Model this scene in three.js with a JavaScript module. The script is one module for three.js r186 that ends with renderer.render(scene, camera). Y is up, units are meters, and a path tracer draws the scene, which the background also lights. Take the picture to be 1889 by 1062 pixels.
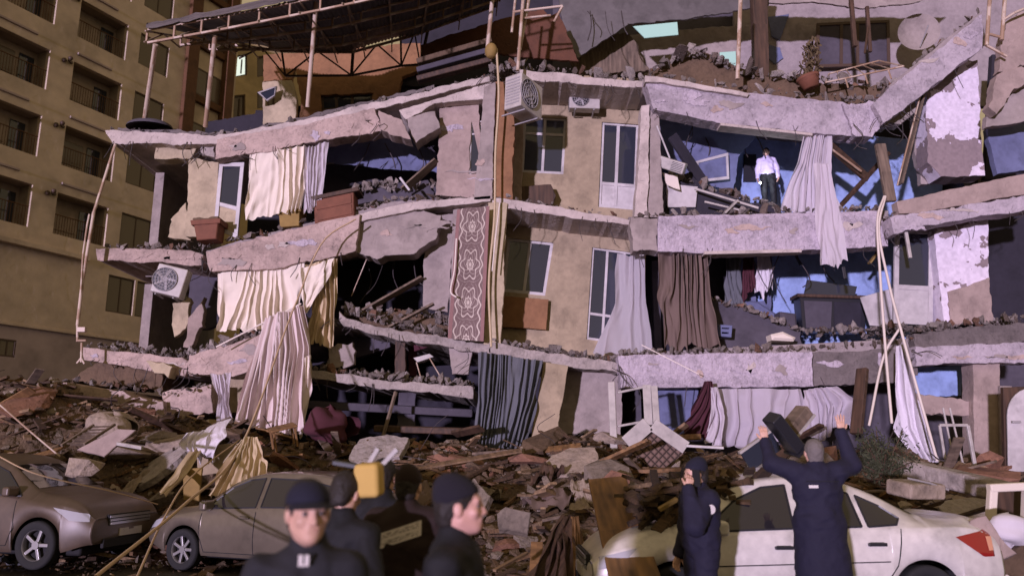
import * as THREE from 'three';
import { mergeGeometries, mergeVertices } from 'three/addons/utils/BufferGeometryUtils.js';
import { ConvexGeometry } from 'three/addons/geometries/ConvexGeometry.js';
import { RoundedBoxGeometry } from 'three/addons/geometries/RoundedBoxGeometry.js';

// ---------------------------------------------------------------- camera, sky, key light, exposure
const F = 1430, CX = 944.5, CY = 531, PITCH = Math.atan(297 / 1430), EYE = 1.85;
const scene = new THREE.Scene();
const camera = new THREE.PerspectiveCamera(2 * Math.atan(531 / F) * 180 / Math.PI, 1024 / 575, 0.1, 600);
camera.position.set(0, EYE, 0);
camera.rotation.set(PITCH, 0, 0);
camera.focus = 14; camera.userData.fStop = 1.1;
const SKY = [0.42, 0.315, 0.185];
{
  const w = 256, h = 128, d = new Float32Array(w * h * 4);
  for (let j = 0; j < h; j++) for (let i = 0; i < w; i++) {
    const e = (j + 0.5) / h * Math.PI - Math.PI / 2, k = 0.80 + 0.20 * Math.cos(Math.max(0, e)) ** 2;   // town glow, a little paler low down
    for (let c = 0; c < 3; c++) d[(j * w + i) * 4 + c] = SKY[c] * k;
    d[(j * w + i) * 4 + 3] = 1;
  }
  const t = new THREE.DataTexture(d, w, h, THREE.RGBAFormat, THREE.FloatType);
  t.mapping = THREE.EquirectangularReflectionMapping; t.magFilter = t.minFilter = THREE.LinearFilter; t.needsUpdate = true;
  scene.background = t; scene.environment = t; scene.backgroundIntensity = 1; scene.environmentIntensity = 1;
}
const key = new THREE.DirectionalLight(new THREE.Color().setRGB(0.84, 0.69, 0.98), 4.0);
{
  const az = 24 * Math.PI / 180, el = 0.4 * Math.PI / 180;
  key.position.set(-Math.sin(az) * 60, Math.tan(el) * 60 + 4, Math.cos(az) * 60 - 15);
  key.target.position.set(0, 4, -15);
  key.castShadow = true; key.shadow.radius = 3; key.shadow.mapSize.set(2048, 2048);
  Object.assign(key.shadow.camera, { left: -40, right: 40, top: 30, bottom: -20, near: 1, far: 160 });
  scene.add(key, key.target);
}
const renderer = new THREE.WebGLRenderer({ antialias: true });
renderer.toneMapping = THREE.LinearToneMapping;
renderer.toneMappingExposure = 0.98;
renderer.shadowMap.enabled = true;

// ---------------------------------------------------------------- random numbers, noise
let seed_ = 12345;
const reseed = s => { seed_ = s >>> 0; };
const rnd = () => { seed_ = (seed_ + 0x6D2B79F5) >>> 0; let t = seed_; t = Math.imul(t ^ t >>> 15, t | 1); t ^= t + Math.imul(t ^ t >>> 7, t | 61); return ((t ^ t >>> 14) >>> 0) / 4294967296; };
const rr = (a, b) => a + (b - a) * rnd();
const pick = a => a[Math.floor(rnd() * a.length)];
const hash = (x, y, z = 0) => { let h = Math.imul(x, 374761393) ^ Math.imul(y, 668265263) ^ Math.imul(z, 2147483647 - 1013); h = Math.imul(h ^ h >>> 13, 1274126177); return ((h ^ h >>> 16) >>> 0) / 4294967296; };
const sm = t => t * t * (3 - 2 * t), lerp = (a, b, t) => a + (b - a) * t, clamp = (x, a = 0, b = 1) => Math.min(b, Math.max(a, x));
const sstep = (a, b, x) => sm(clamp((x - a) / (b - a)));
const noise = (x, y, z = 0) => {
  const i = Math.floor(x), j = Math.floor(y), k = Math.floor(z), u = sm(x - i), v = sm(y - j), w = sm(z - k);
  const l = q => lerp(lerp(hash(i, j, q), hash(i + 1, j, q), u), lerp(hash(i, j + 1, q), hash(i + 1, j + 1, q), u), v);
  return lerp(l(k), l(k + 1), w) * 2 - 1;
};
const fbm = (x, y, z = 0, o = 4) => { let s = 0, a = 0.5; for (let i = 0; i < o; i++) { s += a * noise(x, y, z + i * 7); x *= 2.03; y *= 2.03; z *= 2.03; a *= 0.5; } return s; };
const V = (x, y, z) => new THREE.Vector3(x, y, z);
// value noise that tiles with period p
const tn = (x, y, p, s) => { const i = Math.floor(x), j = Math.floor(y), u = sm(x - i), v = sm(y - j), m = q => ((q % p) + p) % p; return lerp(lerp(hash(m(i), m(j), s), hash(m(i + 1), m(j), s), u), lerp(hash(m(i), m(j + 1), s), hash(m(i + 1), m(j + 1), s), u), v); };
const tf = (u, v, p, o, s) => { let r = 0, a = 0.5, t = 0; for (let i = 0; i < o; i++) { r += a * tn(u * p, v * p, p, s + i); t += a; p *= 2; a *= 0.55; } return r / t; };

// ---------------------------------------------------------------- textures and materials
function dataTex(n, f, m = n) {
  const d = new Uint8Array(n * m * 4);
  for (let j = 0; j < m; j++) for (let i = 0; i < n; i++) {
    let c = f(i / n, j / m); if (typeof c === 'number') c = [c, c, c];
    for (let q = 0; q < 3; q++) d[(j * n + i) * 4 + q] = clamp(c[q]) * 255;
    d[(j * n + i) * 4 + 3] = 255;
  }
  const t = new THREE.DataTexture(d, n, m); t.wrapS = t.wrapT = THREE.RepeatWrapping; t.magFilter = THREE.LinearFilter; t.minFilter = THREE.LinearMipmapLinearFilter; t.generateMipmaps = true; t.needsUpdate = true; return t;
}
const TX = {
  mottle: dataTex(512, (u, v) => { const a = tf(u, v, 3, 6, 1), b = tf(u, v, 24, 3, 20), s = sstep(0.56, 0.66, tf(u, v, 5, 5, 40)); const c = Math.abs(tf(u, v, 3, 4, 70) - 0.5) < 0.004 ? 0.22 : 0, d = Math.abs(tf(u, v, 6, 4, 80) - 0.5) < 0.004 ? 0.12 : 0, e = sstep(0.6, 0.7, tf(u, v, 40, 2, 95)); return clamp(0.62 + 0.34 * (a - 0.5) + 0.30 * (b - 0.5) - 0.14 * s + 0.12 - c - d - 0.1 * e); }),
  dirt: dataTex(512, (u, v) => { const a = tf(u, v, 4, 6, 61), st = tf(u * 1, v * 0.25, 16, 4, 77), s = sstep(0.5, 0.62, tf(u, v, 3, 6, 90)); const f = tf(u, v, 22, 4, 133), g = clamp(0.99 - 0.24 * s * st - 0.34 * (1 - a) - 0.22 * (1 - f)); return [g, g * 0.97, g * 0.93]; }),
  pits: dataTex(512, (u, v) => { const a = tf(u, v, 32, 4, 5), b = tf(u, v, 6, 4, 9); return clamp(0.55 * a + 0.5 * b - 0.5 * sstep(0.68, 0.78, tf(u, v, 20, 2, 33))); }),
  spall: dataTex(512, (u, v) => clamp(0.5 * tf(u, v, 14, 5, 3) + 0.5 * Math.abs(tf(u, v, 9, 4, 8) - 0.5) * 2.2)),
  rubble: dataTex(512, (u, v) => { const a = tf(u, v, 12, 5, 101), b = tf(u, v, 40, 3, 110), r = tf(u, v, 5, 3, 120); const g = 0.2 + 0.75 * a * (0.6 + 0.7 * b); return [g * (1 + 0.25 * (r - 0.5)), g * 0.94, g * (0.86 - 0.2 * (r - 0.5))]; }),
  wood: dataTex(512, (u, v) => { const w = tf(u * 1, v * 0.12, 32, 4, 200), g = tf(u, v, 6, 4, 210), l = 0.5 + 0.5 * Math.sin((u * 18 + 2.4 * tf(u, v * 0.3, 4, 3, 220)) * 6.283); const q = clamp(0.5 + 0.35 * (w - 0.5) * 2 + 0.25 * (g - 0.5) + 0.12 * l); return [q, q * 0.92, q * 0.82]; }),
  weave: dataTex(256, (u, v) => 0.5 + 0.22 * Math.sin(u * 6.283 * 64) * Math.sin(v * 6.283 * 64) + 0.3 * (tf(u, v, 8, 4, 300) - 0.5)),
  folds: dataTex(256, (u, v) => tf(u, v, 5, 4, 310)),
  peel: dataTex(512, (u, v) => { const a = tf(u, v, 4, 6, 400), b = tf(u, v, 11, 5, 410), s = sstep(0.50, 0.535, a * 0.75 + b * 0.3), n = 0.85 + 0.3 * (tf(u, v, 40, 2, 420) - 0.5); return s > 0.5 ? [0.30 * n, 0.25 * n, 0.24 * n] : [0.84 * n, 0.80 * n, 0.86 * n]; }),
  rust: dataTex(256, (u, v) => { const a = tf(u, v, 6, 5, 500), s = sstep(0.48, 0.6, a); return [lerp(0.88, 0.56, s), lerp(0.84, 0.44, s), lerp(0.78, 0.34, s)]; }),
  quilt: dataTex(256, (u, v) => { const p = Math.abs(Math.sin((u + v) * 3.1416 * 8)), q = Math.abs(Math.sin((u - v) * 3.1416 * 8)); return Math.pow(Math.min(p, q), 0.5); }),
  grime: dataTex(256, (u, v) => 0.35 + 0.4 * tf(u, v, 6, 5, 600)),
};
const MM = {};
function mat(name, rgb, o = {}) {
  const { map, bump, bs = 0.01, rough = 0.9, rep, phys, ...rest } = o;
  const m = new (phys ? THREE.MeshPhysicalMaterial : THREE.MeshStandardMaterial)({ roughness: rough, metalness: 0, side: THREE.DoubleSide, ...rest });
  m.color.setRGB(...rgb); m.name = name;
  const t = k => { if (!rep) return TX[k]; const c = TX[k].clone(); c.repeat.set(rep, rep); c.needsUpdate = true; return c; };
  if (map) m.map = t(map);
  if (bump) { m.bumpMap = t(bump); m.bumpScale = bs; }
  return MM[name] = m;
}
// colours are linear
mat('concrete', [0.56, 0.49, 0.53], { map: 'mottle', bump: 'pits', bs: 0.02 });  // lilac share stands for the violet light on the right
mat('concreteL', [0.60, 0.46, 0.395], { map: 'mottle', bump: 'pits', bs: 0.02 });  // left copy, warmer: the amber light there is put into the colour
mat('concreteDark', [0.20, 0.17, 0.16], { map: 'mottle', bump: 'spall', bs: 0.03 });
mat('broken', [0.46, 0.40, 0.36], { map: 'mottle', bump: 'spall', bs: 0.05 });
mat('spatter', [0.62, 0.54, 0.60], { map: 'mottle', bump: 'spall', bs: 0.05, rep: 2 });  // lilac again, for the violet light on the right beams
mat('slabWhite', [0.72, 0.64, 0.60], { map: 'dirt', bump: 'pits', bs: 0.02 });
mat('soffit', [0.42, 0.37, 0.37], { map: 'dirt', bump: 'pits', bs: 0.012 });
mat('plasterWarm', [0.50, 0.41, 0.28], { map: 'dirt', bump: 'pits', bs: 0.01 });
mat('plasterGrey', [0.46, 0.40, 0.38], { map: 'dirt', bump: 'pits', bs: 0.01 });
mat('plasterCream', [0.66, 0.56, 0.39], { map: 'dirt', bump: 'pits', bs: 0.01 });
mat('plasterPink', [0.50, 0.40, 0.36], { map: 'dirt', bump: 'pits', bs: 0.01 });
mat('plasterOrange', [0.38, 0.20, 0.10], { map: 'dirt', bump: 'pits', bs: 0.01 });
mat('plasterWhite', [0.44, 0.39, 0.41], { map: 'dirt', bump: 'pits', bs: 0.008 });
mat('roomBlue', [0.40, 0.56, 1.0], { map: 'dirt', bump: 'pits', bs: 0.005 });  // blue lamp light of the right rooms is put into this colour
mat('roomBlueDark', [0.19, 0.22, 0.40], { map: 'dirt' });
mat('interiorDark', [0.035, 0.032, 0.05], { map: 'dirt' });  // the dark of unlit rooms is put into the wall colour
mat('interiorGrey', [0.11, 0.10, 0.13], { map: 'dirt' });  // dimmer rooms: shade held in the colour as well
mat('peel', [1, 0.95, 1], { map: 'peel', bump: 'peel', bs: 0.015 });
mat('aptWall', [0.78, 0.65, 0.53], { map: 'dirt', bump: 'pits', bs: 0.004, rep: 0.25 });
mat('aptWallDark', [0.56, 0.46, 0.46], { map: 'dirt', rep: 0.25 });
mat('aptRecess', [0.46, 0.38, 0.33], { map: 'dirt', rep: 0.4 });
mat('aptBrown', [0.16, 0.075, 0.035], { map: 'dirt' });
mat('aptBeige', [0.62, 0.50, 0.30], { map: 'dirt', rep: 0.25 });
mat('frameWhite', [0.72, 0.70, 0.72], { rough: 0.45, map: 'dirt' });
mat('frameBrown', [0.075, 0.045, 0.03], { rough: 0.6 });
mat('frameGrey', [0.33, 0.31, 0.31], { rough: 0.5 });
mat('glassDark', [0.03, 0.035, 0.05], { rough: 0.08, phys: true, clearcoat: 0.6 });
mat('glassWarm', [0.13, 0.10, 0.075], { rough: 0.2 });
mat('dark', [0.012, 0.011, 0.014], { rough: 0.8 });
mat('metal', [0.52, 0.47, 0.43], { rough: 0.5, map: 'rust', metalness: 0.2 });
mat('steelPale', [0.62, 0.52, 0.44], { rough: 0.5, map: 'rust' });
mat('roofSheet', [0.19, 0.18, 0.19], { rough: 0.55, map: 'dirt', metalness: 0.3 });
mat('rustSheet', [0.16, 0.062, 0.032], { rough: 0.8, map: 'dirt', bump: 'pits', bs: 0.01 });
mat('wood', [0.36, 0.25, 0.155], { map: 'wood', rough: 0.75, bump: 'wood', bs: 0.004 });
mat('woodDark', [0.12, 0.07, 0.045], { map: 'wood', rough: 0.7, bump: 'wood', bs: 0.004 });
mat('woodGrey', [0.27, 0.215, 0.17], { map: 'wood', rough: 0.85, bump: 'wood', bs: 0.006 });
mat('woodOrange', [0.36, 0.21, 0.09], { map: 'wood', rough: 0.7 });
mat('curtainCream', [0.76, 0.68, 0.57], { rough: 0.95, bump: 'weave', bs: 0.003, phys: true, sheen: 0.3 });
mat('curtainYellow', [0.54, 0.43, 0.27], { rough: 0.95, bump: 'weave', bs: 0.003 });
mat('curtainPink', [0.66, 0.56, 0.53], { rough: 0.95, bump: 'weave', bs: 0.003 });
mat('curtainGrey', [0.12, 0.125, 0.14], { rough: 0.95, bump: 'weave', bs: 0.003 });
mat('curtainBrown', [0.15, 0.105, 0.085], { rough: 0.9, bump: 'weave', bs: 0.003 });
mat('tulle', [0.72, 0.66, 0.70], { rough: 1, phys: true, transmission: 0.35, thickness: 0, bump: 'weave', bs: 0.003 });
mat('tulleLow', [0.70, 0.64, 0.70], { rough: 1, phys: true, transmission: 0.45, thickness: 0 });
mat('veil', [0.80, 0.76, 0.80], { rough: 1, phys: true, transmission: 0.62, thickness: 0, bump: 'weave', bs: 0.002 });
mat('clothWhite', [0.66, 0.62, 0.66], { rough: 0.95, bump: 'folds', bs: 0.03 });
mat('clothMaroon', [0.07, 0.016, 0.025], { rough: 0.9, bump: 'weave', bs: 0.003 });
mat('plasticWhite', [0.68, 0.65, 0.62], { rough: 0.4, map: 'dirt' });
mat('plasticDark', [0.02, 0.02, 0.026], { rough: 0.4 });
mat('terracotta', [0.27, 0.105, 0.06], { rough: 0.8, map: 'dirt' });
mat('ochre', [0.40, 0.27, 0.08], { rough: 0.8, map: 'dirt' });
mat('brick', [0.30, 0.15, 0.09], { map: 'mottle', bump: 'pits', bs: 0.02 });
mat('chunkGrey', [0.26, 0.21, 0.165], { map: 'mottle', bump: 'spall', bs: 0.04 });
mat('chunkBrown', [0.17, 0.11, 0.065], { map: 'mottle', bump: 'spall', bs: 0.04 });
mat('chunkPale', [0.44, 0.35, 0.27], { map: 'mottle', bump: 'spall', bs: 0.04 });
mat('rubbleBed', [0.19, 0.13, 0.08], { map: 'rubble', bump: 'spall', bs: 0.12 });  // brown, darkened to hold the shade over the foreground
mat('asphalt', [0.085, 0.07, 0.06], { map: 'rubble', bump: 'pits', bs: 0.012, rough: 0.8 });
mat('rope', [0.72, 0.64, 0.56], { rough: 0.9 });
mat('ropeTan', [0.50, 0.36, 0.22], { rough: 0.9 });
mat('cableDark', [0.05, 0.04, 0.04], { rough: 0.6 });
mat('leafDark', [0.045, 0.05, 0.022], { rough: 0.8 });
mat('stem', [0.10, 0.06, 0.035], { rough: 0.9 });

// ---------------------------------------------------------------- from the photograph's pixels to points in the world
const cp = Math.cos(PITCH), sp = Math.sin(PITCH);
const ray = (px, py) => { const x = (px - CX) / F, y = (CY - py) / F; return V(x, y * cp + sp, y * sp - cp); };
const at = (px, py, D) => { const r = ray(px, py); return r.multiplyScalar(-D / r.z).add(V(0, EYE, 0)); };       // the point at horizontal distance D
const onGround = (px, py, h = 0) => { const r = ray(px, py); return r.multiplyScalar((h - EYE) / r.y).add(V(0, EYE, 0)); };
// an upright plane: through o, running along u; n looks out of it
function plane(o, u) { u = V(u.x, 0, u.z).normalize(); return { o: V(o.x, 0, o.z), u, n: V(-u.z, 0, u.x) }; }
const flat = D => plane(V(0, 0, -D), V(1, 0, 0));
const between = (px0, D0, px1, D1, py = 500) => plane(at(px0, py, D0), at(px1, py, D1).sub(at(px0, py, D0)));
function uh(px, py, p) { const r = ray(px, py), e = V(0, EYE, 0); const t = p.o.clone().sub(e).dot(p.n) / r.dot(p.n); const q = e.add(r.multiplyScalar(t)); return [q.clone().sub(p.o).dot(p.u), q.y]; }
const onPlane = (u, h, p, out = 0) => p.o.clone().addScaledVector(p.u, u).addScaledVector(p.n, out).setY(h);

// ---------------------------------------------------------------- geometry helpers
function boxUV(g, s = 0.5) {
  if (g.index) g = g.toNonIndexed();
  const P = g.attributes.position, uv = new Float32Array(P.count * 2), a = V(), b = V(), c = V(), n = V();
  for (let i = 0; i < P.count; i += 3) {
    a.fromBufferAttribute(P, i); b.fromBufferAttribute(P, i + 1); c.fromBufferAttribute(P, i + 2);
    n.copy(b).sub(a).cross(c.clone().sub(a)); const x = Math.abs(n.x), y = Math.abs(n.y), z = Math.abs(n.z);
    [a, b, c].forEach((p, k) => { const q = (i + k) * 2; if (z >= x && z >= y) { uv[q] = p.x * s; uv[q + 1] = p.y * s; } else if (x >= y) { uv[q] = p.z * s; uv[q + 1] = p.y * s; } else { uv[q] = p.x * s; uv[q + 1] = p.z * s; } });
  }
  g.setAttribute('uv', new THREE.BufferAttribute(uv, 2));
  for (const k of Object.keys(g.attributes)) if (!['position', 'normal', 'uv', 'color'].includes(k)) g.deleteAttribute(k);
  return g;
}
const merge = list => mergeGeometries(list.map(g => { g = g.index ? g.toNonIndexed() : g; for (const k of Object.keys(g.attributes)) if (!['position', 'normal', 'uv'].includes(k)) g.deleteAttribute(k); if (!g.attributes.normal) g.computeVertexNormals(); if (!g.attributes.uv) boxUV(g); return g; }));
function densify(pts, step, jag, seed) {
  const out = [];
  for (let i = 0; i < pts.length; i++) {
    const [x0, y0] = pts[i], [x1, y1] = pts[(i + 1) % pts.length], n = Math.max(1, Math.round(Math.hypot(x1 - x0, y1 - y0) / step));
    for (let k = 0; k < n; k++) { const t = k / n, x = lerp(x0, x1, t), y = lerp(y0, y1, t); out.push([x + jag * (noise(x * 2.6, y * 2.6, seed) + 0.8 * noise(x * 9, y * 9, seed + 3) + 0.35 * noise(x * 23, y * 23, seed + 4)), y + jag * (noise(x * 2.6, y * 2.6, seed + 9) + 0.8 * noise(x * 9, y * 9, seed + 13) + 0.35 * noise(x * 23, y * 23, seed + 14))]); }
  }
  return out;
}
const pairs = a => { const o = []; for (let i = 0; i < a.length; i += 2) o.push([a[i], a[i + 1]]); return o; };
// a solid with the outline px (pixels, seen on plane p), T metres deep behind that plane; holes likewise
function solid(px, p, T, o = {}) {
  if (typeof p === 'number') p = flat(p);
  const conv = a => { let q = pairs(a).map(([x, y]) => uh(x, y, p)); return o.jag ? densify(q, o.step || 0.10, o.jag, o.seed || px[0] * 0.37 + px[1]) : q; };
  return solidUH(conv(px), p, T, { ...o, holes: (o.holes || []).map(conv) });
}
function solidUH(pts, p, T, o = {}) {
  const s = new THREE.Shape(pts.map(q => new THREE.Vector2(...q)));
  for (const h of o.holes || []) s.holes.push(new THREE.Path(h.map(q => new THREE.Vector2(...q))));
  const b = Math.min(o.bevel ?? 0.01, T * 0.3);
  const g = new THREE.ExtrudeGeometry(s, { depth: T - 2 * b, bevelEnabled: b > 0, bevelThickness: b, bevelSize: b, bevelOffset: -b, bevelSegments: 1, curveSegments: 12 });
  g.translate(0, 0, -T + b + (o.out || 0));
  if (o.lean) { const P = g.attributes.position; for (let i = 0; i < P.count; i++) P.setY(i, P.getY(i) + o.lean * P.getZ(i)); g.computeVertexNormals(); }     // the far side lies lower or higher
  g.applyMatrix4(new THREE.Matrix4().makeBasis(p.u, V(0, 1, 0), p.n).setPosition(p.o));
  return boxUV(g, o.uv || 0.5);
}
function box(w, h, d, x = 0, y = 0, z = 0, r = 0.012) { const m = Math.min(w, h, d); const g = r && m > 0.03 ? new RoundedBoxGeometry(w, h, d, 1, Math.min(r, m * 0.3)) : new THREE.BoxGeometry(w, h, d); return boxUV(g.translate(x, y, z)); }
// a square bar or round rod from a to b
function bar(a, b, w = 0.05, h = w, roll = 0) {
  const d = b.clone().sub(a), g = box(w, h, d.length(), 0, 0, 0, Math.min(w, h) * 0.2);
  const z = d.clone().normalize(), x = Math.abs(z.y) > 0.99 ? V(1, 0, 0) : V(0, 1, 0).cross(z).normalize(), y = z.clone().cross(x);
  g.applyMatrix4(new THREE.Matrix4().makeRotationZ(roll));
  return g.applyMatrix4(new THREE.Matrix4().makeBasis(x, y, z).setPosition(a.clone().add(b).multiplyScalar(0.5)));
}
const rod = (a, b, r = 0.02, n = 8) => { const d = b.clone().sub(a), g = new THREE.CylinderGeometry(r, r, d.length(), n, 1); g.applyQuaternion(new THREE.Quaternion().setFromUnitVectors(V(0, 1, 0), d.clone().normalize())); return boxUV(g.translate(...a.clone().add(b).multiplyScalar(0.5).toArray())); };
const cord = (pts, r = 0.012, seg = 40) => boxUV(new THREE.TubeGeometry(new THREE.CatmullRomCurve3(pts), seg, r, 6));
// broken lump: hull of random points, about 1 m across
function lump(sx = 1, sy = 0.7, sz = 0.8, n = 16) {
  const p = []; for (let i = 0; i < n; i++) { const q = V(rr(-1, 1), rr(-1, 1), rr(-1, 1)); const m = Math.max(Math.abs(q.x), Math.abs(q.y), Math.abs(q.z)); q.multiplyScalar(rr(0.75, 1) / m * 0.5); p.push(V(q.x * sx, q.y * sy, q.z * sz)); }
  const g = new ConvexGeometry(p); g.computeVertexNormals(); return boxUV(g);
}
function grid(nu, nv, f) {
  const pos = [], uv = [], idx = [];
  for (let j = 0; j <= nv; j++) for (let i = 0; i <= nu; i++) { const q = f(i / nu, j / nv); pos.push(q.x, q.y, q.z); uv.push(q.u ?? i / nu, q.v ?? j / nv); }
  for (let j = 0; j < nv; j++) for (let i = 0; i < nu; i++) { const a = j * (nu + 1) + i; idx.push(a, a + 1, a + nu + 1, a + 1, a + nu + 2, a + nu + 1); }
  const g = new THREE.BufferGeometry(); g.setAttribute('position', new THREE.Float32BufferAttribute(pos, 3)); g.setAttribute('uv', new THREE.Float32BufferAttribute(uv, 2)); g.setIndex(idx); g.computeVertexNormals(); return g;
}
// hanging cloth: left and right edges as pixel polylines (top to bottom) at distance D, n folds of depth amp
function cloth(L, R, D, n, amp, o = {}) {
  L = pairs(L); R = pairs(R);
  const along = (E, t) => { const k = Math.min(E.length - 2, Math.floor(t * (E.length - 1))), s = t * (E.length - 1) - k; return [lerp(E[k][0], E[k + 1][0], s), lerp(E[k][1], E[k + 1][1], s)]; };
  const sd = o.seed ?? L[0][0];
  const Dl = Array.isArray(D) ? D : [D, D];
  const g = grid(Math.max(40, n * 14), 40, (u, v) => {
    const w = u + 1.5 / n * noise(u * n * 0.35, v * 0.8, sd) + 0.25 / n * noise(u * n, v * 3, sd + 31), [x0, y0] = along(L, v), [x1, y1] = along(R, v);
    const rip = 1 - (o.rip ?? 0.16) * sstep(0.15, 0.6, noise(u * n * 0.9 + 3, 7, sd + 50)); v *= rip; const hem = v ** 3 * (o.hem ?? 6) * (noise(u * n * 0.8, 1, sd + 5) + 0.8 * noise(u * n * 2.6, 2, sd + 6)) + (1 - v) ** 4 * 3 * noise(u * n * 0.7, 4, sd + 7);
    const ph = w * n * 6.283 + 1.6 * noise(u * 2.4, v * 1.6, sd + 2);
    const A = amp * (0.3 + 0.7 * (o.flare ? v : 1)) * (0.75 + 0.75 * noise(u * n * 0.4, v * 1.1, sd + 8));
    const q = at(lerp(x0, x1, u) + 2.2 * noise(u * 5, v * 4, sd + 40) * v, lerp(y0, y1, u) + hem, lerp(Dl[0], Dl[1], o.swing ? v : u));
    q.z += A * (Math.sin(ph) + 0.45 * Math.sin(1.7 * ph + 1 + 2 * noise(u * 3, v * 2, sd + 12))) + (o.bulge || 0) * Math.sin(v * 3.1416) + 0.05 * noise(u * 2.5, v * 2, sd + 21) + 0.03 * noise(u * 9 + v * 5, v * 7 - u * 4, sd + 25);
    q.x += A * 0.55 * Math.cos(ph);
    return Object.assign(q, { u: u * 2, v: v * 2 });
  });
  return g;
}

// ---------------------------------------------------------------- things and parts
const used = {};
const numbered = n => { used[n] = (used[n] ?? -1) + 1; return used[n] ? `${n}_${String(used[n]).padStart(3, '0')}` : n; };
const things = [], placed = new Set();
function tag(o, label, category, group, kind) { if (label) o.userData.label = label; if (category) o.userData.category = category; if (group) o.userData.group = group; if (kind) o.userData.kind = kind; return o; }
function thing(name, label, category, group, kind) { const g = new THREE.Group(); g.name = numbered(name); tag(g, label, category, group, kind); scene.add(g); things.push(g); return g; }
function part(parent, name, geo, m, label) {
  if (Array.isArray(geo)) geo = merge(geo);
  const o = new THREE.Mesh(geo, typeof m === 'string' ? MM[m] : m); o.name = name; o.castShadow = o.receiveShadow = true; if (label) o.userData.label = label; parent.add(o); return o;
}
function single(name, geo, m, label, category, group, kind) {   // a thing that is one mesh
  if (Array.isArray(geo)) geo = merge(geo);
  const o = new THREE.Mesh(geo, typeof m === 'string' ? MM[m] : m); o.name = numbered(name); o.castShadow = o.receiveShadow = true; tag(o, label, category, group, kind); scene.add(o); things.push(o); return o;
}
function settle() {   // puts every thing's origin at its base
  for (const o of things) {
    if (placed.has(o)) continue;
    const b = new THREE.Box3().setFromObject(o); if (b.isEmpty()) continue;
    const c = V((b.min.x + b.max.x) / 2, b.min.y, (b.min.z + b.max.z) / 2);
    if (o.isMesh) { o.geometry = o.geometry.clone().translate(-c.x, -c.y, -c.z); for (const k of o.children) k.position.sub(c); o.position.add(c); } else { for (const k of o.children) k.position.sub(c); o.position.add(c); }
  }
}
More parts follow.
